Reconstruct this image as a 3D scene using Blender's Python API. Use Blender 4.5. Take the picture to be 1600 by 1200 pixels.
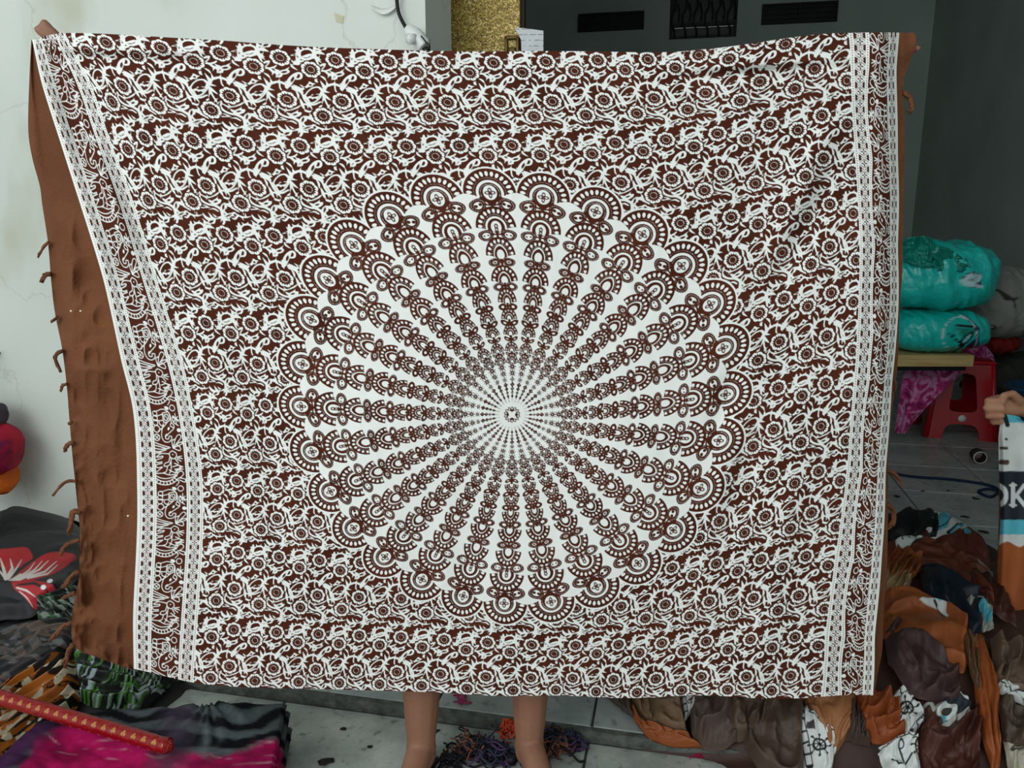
import bpy, bmesh, math, random
import numpy as np
from mathutils import Vector, Matrix

# ------------------------------------------------------------------ camera, sky, light
for o in list(bpy.data.objects):
    bpy.data.objects.remove(o)
SC = bpy.context.scene
COL = SC.collection
FPX, CX, CY = 1230.0, 800.0, 600.0          # focal length and centre in pixels of the 1600x1200 frame
CAM_H, TILT = 1.25, math.radians(12.0)
cd = bpy.data.cameras.new('camera')
cd.sensor_fit = 'HORIZONTAL'; cd.sensor_width = 36.0; cd.lens = FPX / 1600.0 * 36.0
cd.clip_start = 0.02
cam = bpy.data.objects.new('camera', cd); COL.objects.link(cam)
cam.location = (0, 0, CAM_H); cam.rotation_euler = (math.radians(90) - TILT, 0, 0)
SC.camera = cam

W = bpy.data.worlds.new('world'); SC.world = W; W.use_nodes = True
bg = W.node_tree.nodes['Background']
bg.inputs[0].default_value = (0.90, 0.97, 1.0, 1); bg.inputs[1].default_value = 0.95
ld = bpy.data.lights.new('shopfront_daylight', 'AREA')
ld.shape = 'RECTANGLE'; ld.size = 2.6; ld.size_y = 1.8; ld.energy = 50; ld.color = (0.97, 1.0, 0.98)
lo = bpy.data.objects.new('shopfront_daylight', ld); COL.objects.link(lo)
lo.location = (-2.3, -1.6, 2.75)
lo.rotation_euler = (Vector((-0.15, 1.9, 0.95)) - Vector(lo.location)).to_track_quat('-Z', 'Y').to_euler()
vs = SC.view_settings
vs.view_transform = 'Standard'; vs.look = 'None'; vs.gamma = 1.0; vs.exposure = 0.24
vs.use_curve_mapping = False
SC.cycles.use_denoising = True
SC.cycles.max_bounces = 6

# ------------------------------------------------------------------ geometry of the view
CT, ST = math.cos(TILT), math.sin(TILT)
def ray(px, py):
    """world direction of a pixel, arrays allowed"""
    dx = (np.asarray(px, float) - CX) / FPX
    dz = -(np.asarray(py, float) - CY) / FPX
    return dx, CT + dz * ST, dz * CT - ST
def pt(px, py, Y):
    """point on the upright plane at distance Y"""
    dx, dy, dz = ray(px, py)
    t = Y / dy
    return np.stack([dx * t, np.broadcast_to(Y, np.shape(dx * t)) * 1.0, CAM_H + dz * t], -1)
def fl(px, py, z=0.0):
    dx, dy, dz = ray(px, py)
    t = (z - CAM_H) / dz
    return np.stack([dx * t, dy * t, np.zeros_like(dx * t) + z], -1)
RA = math.radians(12.0)                     # the room is turned against the view
EX = np.array([math.cos(RA), -math.sin(RA), 0]); EY = np.array([math.sin(RA), math.cos(RA), 0])
def rw(a, b, z):
    p = EX * a + EY * b
    return (float(p[0]), float(p[1]), float(z))
def ab(p):
    return float(np.dot(p, EX)), float(np.dot(p, EY))

# ------------------------------------------------------------------ small tools
def smooth(t):
    t = np.clip(t, 0, 1); return t * t * (3 - 2 * t)
_grids = {}
def vnoise(x, y, seed=0):
    """smooth value noise in -1..1"""
    if seed not in _grids:
        _grids[seed] = np.random.RandomState(seed).uniform(-1, 1, (64, 64))
    g = _grids[seed]
    x = np.asarray(x, float); y = np.asarray(y, float)
    xi = np.floor(x).astype(int); yi = np.floor(y).astype(int)
    fx = smooth(x - xi); fy = smooth(y - yi)
    a = g[xi % 64, yi % 64]; b = g[(xi + 1) % 64, yi % 64]
    c = g[xi % 64, (yi + 1) % 64]; d = g[(xi + 1) % 64, (yi + 1) % 64]
    return (a * (1 - fx) + b * fx) * (1 - fy) + (c * (1 - fx) + d * fx) * fy
def fbm(x, y, seed=0, n=3):
    s = 0; a = 1.0
    for k in range(n):
        s = s + a * vnoise(x * 2 ** k + 7.3 * k, y * 2 ** k + 3.1 * k, seed + k); a *= 0.5
    return s
def ridged(x, y, seed=0, n=2):
    s = 0; a = 1.0
    for k in range(n):
        s = s + a * (1 - np.abs(vnoise(x * 2 ** k + 5.7 * k, y * 2 ** k, seed + k)) * 2); a *= 0.5
    return s

# signed distances (negative = inside)
def d_seg(X, Y, pts):
    """tapered polyline: pts = [(x, y, halfwidth), ...]"""
    d = np.full(X.shape, 1e9)
    for (x0, y0, w0), (x1, y1, w1) in zip(pts[:-1], pts[1:]):
        vx, vy = x1 - x0, y1 - y0
        t = np.clip(((X - x0) * vx + (Y - y0) * vy) / (vx * vx + vy * vy + 1e-9), 0, 1)
        d = np.minimum(d, np.hypot(X - x0 - t * vx, Y - y0 - t * vy) - (w0 + (w1 - w0) * t))
    return d
def d_line(X, Y, pts, w):
    return d_seg(X, Y, [(p[0], p[1], w) for p in pts])
def d_ell(X, Y, cx, cy, a, b, rot=0.0):
    c, s = math.cos(math.radians(rot)), math.sin(math.radians(rot))
    x = (X - cx) * c + (Y - cy) * s; y = -(X - cx) * s + (Y - cy) * c
    return (np.hypot(x / a, y / b) - 1) * min(a, b)
def d_poly(X, Y, pts):
    d = np.full(X.shape, 1e9); ins = np.zeros(X.shape, bool)
    n = len(pts)
    for i in range(n):
        x0, y0 = pts[i]; x1, y1 = pts[(i + 1) % n]
        vx, vy = x1 - x0, y1 - y0
        t = np.clip(((X - x0) * vx + (Y - y0) * vy) / (vx * vx + vy * vy + 1e-9), 0, 1)
        d = np.minimum(d, np.hypot(X - x0 - t * vx, Y - y0 - t * vy))
        c = ((y0 > Y) != (y1 > Y))
        xs = x0 + (Y - y0) * vx / (vy if abs(vy) > 1e-9 else 1e-9)
        ins ^= c & (X < xs)
    return np.where(ins, -d, d)
def spline(pts, n=8):
    """Catmull-Rom through points of any dimension"""
    P = [np.array(p, float) for p in pts]
    P = [2 * P[0] - P[1]] + P + [2 * P[-1] - P[-2]]
    out = []
    for i in range(1, len(P) - 2):
        for k in range(n):
            t = k / n
            out.append(0.5 * (2 * P[i] + (P[i + 1] - P[i - 1]) * t + (2 * P[i - 1] - 5 * P[i] + 4 * P[i + 1] - P[i + 2]) * t * t
                              + (3 * P[i] - 3 * P[i + 1] + P[i + 2] - P[i - 1]) * t ** 3))
    out.append(P[-2]); return out
def along(pts, s):
    """resample a polyline (k,2) at s in 0..1"""
    P = np.array(spline(pts, 8)) if len(pts) > 2 else np.array(pts, float)
    L = np.concatenate([[0], np.cumsum(np.linalg.norm(np.diff(P, axis=0), axis=1))]); L /= L[-1]
    return np.stack([np.interp(s, L, P[:, k]) for k in range(P.shape[1])], -1)

# ------------------------------------------------------------------ objects
def tag(o, label=None, cat=None, group=None, kind=None):
    if label: o['label'] = label
    if cat: o['category'] = cat
    if group: o['group'] = group
    if kind: o['kind'] = kind
    return o
def empty(name, loc=(0, 0, 0)):
    o = bpy.data.objects.new(name, None); COL.objects.link(o); o.location = [float(v) for v in loc]
    o.empty_display_size = 0.05
    return o
def link(name, me, mat, parent=None, smooth_=True):
    o = bpy.data.objects.new(name, me); COL.objects.link(o)
    if mat is not None: me.materials.append(mat)
    if smooth_:
        me.polygons.foreach_set('use_smooth', np.ones(len(me.polygons), bool))
    if parent is not None:
        o.parent = parent
        o.location = -Vector(parent.location)      # vertices are in world space
    return o
def mesh_from(verts, faces):
    me = bpy.data.meshes.new('mesh'); me.from_pydata([tuple(map(float, v)) for v in verts], [], faces); me.update()
    return me
def grid_mesh(P, closed_u=False):
    """P (nv, nu, 3) -> mesh"""
    nv, nu, _ = P.shape
    idx = np.arange(nv * nu).reshape(nv, nu)
    if closed_u:
        idx = np.concatenate([idx, idx[:, :1]], 1)
    f = np.stack([idx[:-1, :-1], idx[1:, :-1], idx[1:, 1:], idx[:-1, 1:]], -1).reshape(-1, 4)
    me = bpy.data.meshes.new('mesh')
    me.vertices.add(nv * nu); me.vertices.foreach_set('co', P.reshape(-1).astype(np.float32))
    me.loops.add(f.size); me.loops.foreach_set('vertex_index', f.reshape(-1).astype(np.int32))
    me.polygons.add(len(f))
    me.polygons.foreach_set('loop_start', np.arange(0, f.size, 4, dtype=np.int32))
    me.polygons.foreach_set('loop_total', np.full(len(f), 4, np.int32))
    me.update(calc_edges=True)
    return me
def add_float(me, name, vals):
    a = me.attributes.new(name, 'FLOAT', 'POINT'); a.data.foreach_set('value', np.asarray(vals, np.float32).reshape(-1))
def add_color(me, name, rgb):
    rgb = np.asarray(rgb, np.float32).reshape(-1, 3)
    a = me.attributes.new(name, 'FLOAT_COLOR', 'POINT')
    a.data.foreach_set('color', np.concatenate([rgb, np.ones((len(rgb), 1), np.float32)], 1).reshape(-1))
def solid(o, t, off=1.0):
    m = o.modifiers.new('thickness', 'SOLIDIFY'); m.thickness = t; m.offset = off; return o
class MB:
    def __init__(self): self.bm = bmesh.new()
    def box(self, c, sx, sy, sz, rz=0.0, bevel=0.0):
        r = bmesh.ops.create_cube(self.bm, size=1.0)
        M = Matrix.Translation(Vector([float(v) for v in c])) @ Matrix.Rotation(rz, 4, 'Z') @ Matrix.Diagonal((sx, sy, sz, 1))
        bmesh.ops.transform(self.bm, matrix=M, verts=r['verts'])
        if bevel:
            es = list({e for v in r['verts'] for e in v.link_edges})
            bmesh.ops.bevel(self.bm, geom=es, offset=bevel, segments=2, affect='EDGES', profile=0.5)
        return self
    def tube(self, pts, r, n=10, cap=True):
        P = [Vector([float(v) for v in p]) for p in pts]; rs = r if hasattr(r, '__len__') else [r] * len(P)
        rings = []; up = Vector((0.13, 0.21, 0.97)).normalized()
        for i, p in enumerate(P):
            d = (P[min(i + 1, len(P) - 1)] - P[max(i - 1, 0)]).normalized()
            a = d.cross(up)
            if a.length < 1e-3: a = d.cross(Vector((1, 0, 0)))
            a.normalize(); b = d.cross(a)
            rings.append([self.bm.verts.new(p + (a * math.cos(2 * math.pi * k / n) + b * math.sin(2 * math.pi * k / n)) * rs[i]) for k in range(n)])
        for i in range(len(rings) - 1):
            for k in range(n):
                self.bm.faces.new((rings[i][k], rings[i][(k + 1) % n], rings[i + 1][(k + 1) % n], rings[i + 1][k]))
        if cap:
            self.bm.faces.new(rings[0][::-1]); self.bm.faces.new(rings[-1])
        return self
    def sphere(self, c, s, n=2, rot=None):
        r = bmesh.ops.create_icosphere(self.bm, subdivisions=n, radius=1.0)
        s = s if hasattr(s, '__len__') else (s, s, s)
        M = Matrix.Translation(Vector([float(v) for v in c]))
        if rot is not None: M = M @ rot.to_4x4()
        bmesh.ops.transform(self.bm, matrix=M @ Matrix.Diagonal((s[0], s[1], s[2], 1)), verts=r['verts'])
        return self
    def build(self, name, mat, parent=None, smooth_=True):
        bmesh.ops.recalc_face_normals(self.bm, faces=self.bm.faces)
        me = bpy.data.meshes.new('mesh'); self.bm.to_mesh(me); self.bm.free()
        return link(name, me, mat, parent, smooth_)

# ------------------------------------------------------------------ materials
def srgb(r, g, b):
    f = lambda c: (c / 255 / 12.92) if c <= 10 else (((c / 255 + 0.055) / 1.055) ** 2.4)
    return (f(r), f(g), f(b))
def nodes_of(name):
    m = bpy.data.materials.new(name); m.use_nodes = True
    nt = m.node_tree; b = nt.nodes['Principled BSDF']
    return m, nt, b
def N(nt, kind, **kw):
    n = nt.nodes.new(kind)
    for k, v in kw.items(): setattr(n, k, v)
    return n
def ramp(nt, fac, stops):
    r = N(nt, 'ShaderNodeValToRGB'); e = r.color_ramp.elements
    while len(e) < len(stops): e.new(0.5)
    for k, (p, c) in enumerate(stops):
        e[k].position = p; e[k].color = (*c, 1)
    nt.links.new(fac, r.inputs[0]); return r.outputs[0]
def plain(name, col, rough=0.7, var=0.12, scale=6.0, bump=0.0, bscale=60.0, spec=0.3, metal=0.0, coat=0.0, sheen=0.0):
    m, nt, b = nodes_of(name)
    tc = N(nt, 'ShaderNodeTexCoord')
    nz = N(nt, 'ShaderNodeTexNoise'); nz.inputs['Scale'].default_value = scale; nz.inputs['Detail'].default_value = 5
    nt.links.new(tc.outputs['Object'], nz.inputs['Vector'])
    lo_ = tuple(max(c * (1 - var), 0) for c in col); hi_ = tuple(min(c * (1 + var), 1) for c in col)
    nt.links.new(ramp(nt, nz.outputs[0], [(0.3, lo_), (0.7, hi_)]), b.inputs['Base Color'])
    b.inputs['Roughness'].default_value = rough; b.inputs['Specular IOR Level'].default_value = spec
    b.inputs['Metallic'].default_value = metal; b.inputs['Coat Weight'].default_value = coat
    if sheen: b.inputs['Sheen Weight'].default_value = sheen
    if bump:
        n2 = N(nt, 'ShaderNodeTexNoise'); n2.inputs['Scale'].default_value = bscale; n2.inputs['Detail'].default_value = 3
        nt.links.new(tc.outputs['Object'], n2.inputs['Vector'])
        bp = N(nt, 'ShaderNodeBump'); bp.inputs['Strength'].default_value = bump; bp.inputs['Distance'].default_value = 0.01
        nt.links.new(n2.outputs[0], bp.inputs['Height']); nt.links.new(bp.outputs[0], b.inputs['Normal'])
    return m
def weave_bump(nt, b, scale=900.0, strength=0.15):
    tc = N(nt, 'ShaderNodeTexCoord')
    n2 = N(nt, 'ShaderNodeTexNoise'); n2.inputs['Scale'].default_value = scale; n2.inputs['Detail'].default_value = 2
    nt.links.new(tc.outputs['Object'], n2.inputs['Vector'])
    bp = N(nt, 'ShaderNodeBump'); bp.inputs['Strength'].default_value = strength; bp.inputs['Distance'].default_value = 0.002
    nt.links.new(n2.outputs[0], bp.inputs['Height']); nt.links.new(bp.outputs[0], b.inputs['Normal'])
def printed(name, rough=0.75, var=0.12, spec=0.2):
    """cloth dyed in the flat print colours stored on the mesh, with a little uneven dye"""
    m, nt, b = nodes_of(name)
    at = N(nt, 'ShaderNodeAttribute', attribute_name='dye')
    tc = N(nt, 'ShaderNodeTexCoord')
    nz = N(nt, 'ShaderNodeTexNoise'); nz.inputs['Scale'].default_value = 25; nz.inputs['Detail'].default_value = 4
    nt.links.new(tc.outputs['Object'], nz.inputs['Vector'])
    mx = N(nt, 'ShaderNodeMix', data_type='RGBA', blend_type='MULTIPLY'); mx.inputs[0].default_value = 1.0
    nt.links.new(at.outputs['Color'], mx.inputs[6])
    nt.links.new(ramp(nt, nz.outputs[0], [(0.3, (1 - var,) * 3), (0.7, (1, 1, 1))]), mx.inputs[7])
    nt.links.new(mx.outputs[2], b.inputs['Base Color'])
    b.inputs['Roughness'].default_value = rough; b.inputs['Specular IOR Level'].default_value = spec
    weave_bump(nt, b)
    return m
# ------------------------------------------------------------------ the block print of the sarong
TW, TH = 71.0, 66.0                          # floral repeat, in print units (mandala radius = 360)
def tile_distance(X, Y):
    """floral repeat drawn in its own drawing units; negative = unprinted white"""
    w = []
    ring = [(300 + 100 * math.cos(t) - 4 * math.sin(t), 608 + 112 * math.sin(t) - 26 * math.cos(t), 12) for t in np.linspace(0, 2 * math.pi, 17)]
    S = [ring,
         [(150, 525, 16), (195, 495, 18), (235, 445, 22), (215, 415, 4)], [(235, 455, 24), (300, 445, 5)],
         [(20, 520, 4), (80, 532, 18), (130, 552, 16), (165, 600, 12), (200, 670, 12), (260, 730, 12)],
         [(30, 460, 4), (75, 490, 16), (150, 530, 18)], [(110, 455, 4), (170, 500, 14)],
         [(140, 650, 4), (165, 700, 16), (195, 760, 18), (225, 815, 4)], [(170, 735, 12), (260, 738, 14), (330, 742, 14), (400, 705, 12)],
         [(270, 745, 18), (320, 812, 4)], [(250, 745, 14), (265, 805, 4)],
         [(385, 600, 18), (410, 545, 26), (450, 485, 24), (530, 452, 16), (640, 495, 18)],
         [(420, 500, 24), (348, 395, 3)], [(455, 480, 20), (425, 398, 3)], [(525, 455, 16), (540, 398, 3)],
         [(410, 550, 20), (340, 500, 4)], [(440, 560, 16), (505, 575, 3)], [(420, 600, 20), (480, 650, 14), (535, 692, 3)],
         [(430, 630, 16), (425, 745, 4)], [(440, 650, 12), (475, 720, 11), (520, 790, 10)],
         [(540, 456, 12), (560, 540, 10), (600, 590, 10)],
         [(640, 515, 30), (665, 440, 44), (695, 375, 38), (735, 325, 16), (775, 335, 16), (785, 375, 16), (765, 400, 8)],
         [(600, 440, 4), (650, 475, 22)], [(640, 515, 20), (650, 560, 4)], [(700, 520, 16), (745, 545, 20), (830, 600, 18)],
         [(300, 275, 12), (380, 262, 14), (440, 305, 16), (500, 325, 22)], [(590, 285, 18), (632, 232, 3)], [(500, 300, 20), (448, 265, 3)],
         [(500, 335, 18), (488, 402, 3)], [(450, 320, 16), (440, 372, 3)], [(545, 345, 16), (558, 388, 3)],
         [(295, 250, 12), (325, 225, 34), (355, 190, 34), (388, 152, 3)],
         [(560, 850, 18), (610, 905, 14), (690, 945, 14), (790, 962, 16)], [(690, 900, 4), (740, 920, 18), (790, 915, 40), (840, 905, 26), (862, 880, 4)],
         [(790, 900, 22), (822, 842, 3)], [(740, 915, 16), (680, 880, 3)], [(520, 850, 14), (555, 825, 32), (575, 770, 4)],
         [(540, 940, 10), (590, 968, 26), (640, 975, 22), (710, 990, 3)], [(470, 1000, 18), (500, 1060, 4)],
         [(300, 330, 14), (300, 400, 18), (330, 430, 4)], [(610, 760, 16), (690, 850, 4)], [(860, 640, 14), (910, 700, 16), (960, 760, 4)],
         [(1010, 990, 18), (1060, 1010, 22), (1110, 1060, 4)], [(60, 380, 12), (110, 370, 14), (130, 330, 4)], [(420, 760, 14), (380, 800, 16), (330, 860, 4)],
         [(250, 900, 4), (300, 940, 16), (360, 930, 14)], [(480, 190, 4), (455, 240, 14), (400, 262, 12)],
         # second row
         [(890, 1125, 26), (872, 1050, 20), (845, 1000, 18), (740, 945, 14)], [(890, 1050, 18), (890, 985, 38), (905, 940, 16)],
         [(930, 1000, 12), (935, 955, 16), (985, 940, 16), (960, 895, 3)],
         [(895, 1120, 20), (960, 1098, 30), (1010, 1080, 22), (1065, 1050, 3)], [(1000, 1095, 14), (1055, 1110, 3)],
         [(890, 1135, 18), (930, 1150, 18), (990, 1165, 3)],
         [(880, 1115, 20), (800, 1132, 15), (700, 1142, 20), (640, 1110, 18), (600, 1050, 3)], [(740, 1130, 20), (680, 1048, 3)],
         [(800, 1120, 16), (738, 1068, 3)], [(700, 1150, 18), (670, 1200, 3)], [(880, 1130, 18), (850, 1190, 3)],
         [(890, 1125, 16), (905, 1180, 18), (880, 1230, 14)], [(780, 1140, 12), (760, 1190, 16), (720, 1195, 4)],
         [(540 + 85 * math.cos(t), 1262 + 74 * math.sin(t), 14) for t in np.linspace(0, 2 * math.pi, 15)],
         [(470, 1290, 14), (420, 1270, 20), (340, 1290, 4)], [(540, 1190, 16), (560, 1150, 4)], [(500, 1195, 14), (470, 1160, 4)],
         [(440, 1240, 16), (390, 1200, 4)],
         # strands below the second ring (they lie at the head of the next repeat)
         [(690, -40, 12), (705, 40, 32), (712, 130, 28), (722, 205, 8)], [(720, 165, 16), (810, 140, 14), (905, 95, 18)],
         [(735, 105, 12), (820, 75, 12), (900, 55, 16)], [(890, -40, 16), (905, 60, 22), (935, 130, 16), (975, 215, 10)],
         [(905, 40, 18), (960, 30, 22), (1040, 62, 3)], [(920, 90, 18), (1000, 140, 3)], [(930, 20, 16), (1000, -10, 4)],
         [(690, 180, 24), (640, 135, 16), (615, 90, 3)], [(700, 190, 20), (650, 205, 4)], [(720, 195, 20), (780, 190, 3)]]
    def fillet(*pts):        # sprigs placed in the plane of the repeat (5 units = 1 print unit), measured like the sketch
        out = []
        for (px, py, w_) in pts:
            s_, t_ = (px - 280) / 355.0, (py - 60) / 660.0
            out.append((497 + s_ * 672 + t_ * 410, 108 + s_ * 30 + t_ * 1240, w_ * 1.9))
        return out
    S += [fillet((200, 436, 3), (235, 458, 6), (280, 452, 5), (325, 430, 7), (352, 408, 2)), fillet((280, 452, 6), (300, 425, 2)), fillet((240, 456, 6), (228, 480, 2)),
          fillet((40, 556, 3), (80, 585, 6), (125, 592, 6), (170, 580, 3)), fillet((90, 588, 7), (100, 615, 2)), fillet((120, 590, 7), (128, 560, 2)), fillet((70, 580, 8), (40, 605, 8), (15, 600, 2)),
          fillet((225, 212, 2), (255, 200, 9), (282, 168, 3)), fillet((330, 300, 2), (342, 340, 8), (332, 378, 2)), fillet((335, 560, 7), (352, 590, 7), (350, 625, 2)), fillet((150, 610, 2), (175, 640, 7), (205, 645, 2)),
          fillet((335, 95, 2), (345, 125, 7), (375, 150, 2)), fillet((190, 20, 2), (170, 60, 7), (185, 85, 2)), fillet((150, 440, 2), (170, 415, 6), (190, 400, 2)), fillet((12, 455, 8), (40, 462, 7), (55, 445, 2)),
          fillet((225, 545, 2), (262, 538, 6), (290, 555, 5)), fillet((150, 180, 2), (178, 200, 7), (190, 225, 2))]
    S = [[tuple(q) for q in spline(p, 4)] if len(p) > 2 else p for p in S]
    H = [(790, 912, 26, 11, -15), (553, 822, 9, 24, 20), (610, 970, 34, 9, 8), (240, 462, 15, 12, 0), (322, 616, 42, 15, -12), (686, 415, 15, 38, 15), (575, 312, 32, 13, -12), (338, 214, 34, 12, -45),
         (893, 985, 13, 32, 10), (962, 1098, 42, 9, -22), (706, 60, 13, 44, 0), (470, 500, 10, 22, 60), (180, 505, 18, 7, 35),
         (655, 132, 10, 26, -25), (800, 1122, 20, 7, -10), (405, 1275, 20, 7, 10)]
    fill = [(lambda X, Y: d_poly(X, Y, [(228, 636), (268, 612), (280, 588), (308, 600), (345, 582), (385, 600), (372, 636), (345, 668), (322, 652), (300, 672), (275, 650), (250, 662)])),
            (lambda X, Y: d_ell(X, Y, 575, 312, 68, 38, -8)), (lambda X, Y: d_ell(X, Y, 240, 460, 40, 34, 0)),
            (lambda X, Y: d_poly(X, Y, [(490, 1292), (540, 1268), (590, 1250), (600, 1284), (556, 1312), (510, 1312)]))]
    flowers = [(497, 108, 0.0), (215, 243, 0.3), (665, 700, 0.15), (462, 905, 0.5)]
    a, b = (672, 30), (410, 1240)
    d = np.full(X.shape, 1e9)
    for i in (-2, -1, 0, 1, 2):
        for j in (-1, 0, 1):
            x = X - i * a[0] - j * b[0]; y = Y - i * a[1] - j * b[1]
            dd = np.full(X.shape, 1e9)
            for pts in S:
                xs = [p[0] for p in pts]; ys = [p[1] for p in pts]
                k = (x > min(xs) - 70) & (x < max(xs) + 70) & (y > min(ys) - 70) & (y < max(ys) + 70)
                if k.any(): dd[k] = np.minimum(dd[k], d_seg(x[k], y[k], pts) - 0.5)
            near = (x > 60) & (x < 720) & (y > 240) & (y < 1420)
            if near.any():
                for f in fill: dd[near] = np.minimum(dd[near], f(x[near], y[near]))
            for h in H:
                k = np.hypot(x - h[0], y - h[1]) < 60
                if k.any(): dd[k] = np.maximum(dd[k], -d_ell(x[k], y[k], *h))
            d = np.minimum(d, dd)
    for i in (-2, -1, 0, 1, 2):
        for j in (-1, 0, 1):
            for (fx, fy, ph) in flowers:
                x = X - i * a[0] - j * b[0] - fx; y = Y - i * a[1] - j * b[1] - fy
                x, y = x - y * 0.3306, (y - x * 0.0446) * 1.02
                r = np.hypot(x, y); k = r < 190
                if not k.any(): continue
                r = r[k]; th = np.arctan2(y[k], x[k]) + ph
                pet = r - (112 + 16 * np.abs(np.cos(4 * th)) - 6)
                gap = pet - 16
                star = r - (70 + 26 * (np.abs(np.cos(8 * th)) ** 1.5) - 4)
                ringd = np.maximum(r - 50, 38 - r)
                f = np.maximum(pet, -star); f = np.minimum(f, ringd)
                f = np.where(r < 38, 38 - r, f)
                cur = d[k]
                cur = np.where(gap < 0, np.maximum(cur, -gap), cur)      # dark rim round each flower
                d[k] = np.minimum(cur, f)
    return d + 2.2
NS, NT = 240, 440
_s, _t = np.meshgrid((np.arange(NS) + 0.5) / NS, (np.arange(NT) + 0.5) / NT)
TILE = tile_distance(497 + _s * 672 + _t * 410, 108 + _s * 30 + _t * 1240) * (TW / 672.0)
def floral(u, v):
    s = ((u - 469.0) / TW) % 1.0 * NS - 0.5; t = ((v + 8 * TH) / (2 * TH)) % 1.0 * NT - 0.5
    s0 = np.floor(s).astype(int); t0 = np.floor(t).astype(int); fs = s - s0; ft = t - t0
    g = lambda a, b: TILE[b % NT, a % NS]
    return (g(s0, t0) * (1 - fs) + g(s0 + 1, t0) * fs) * (1 - ft) + (g(s0, t0 + 1) * (1 - fs) + g(s0 + 1, t0 + 1) * fs) * ft

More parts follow.
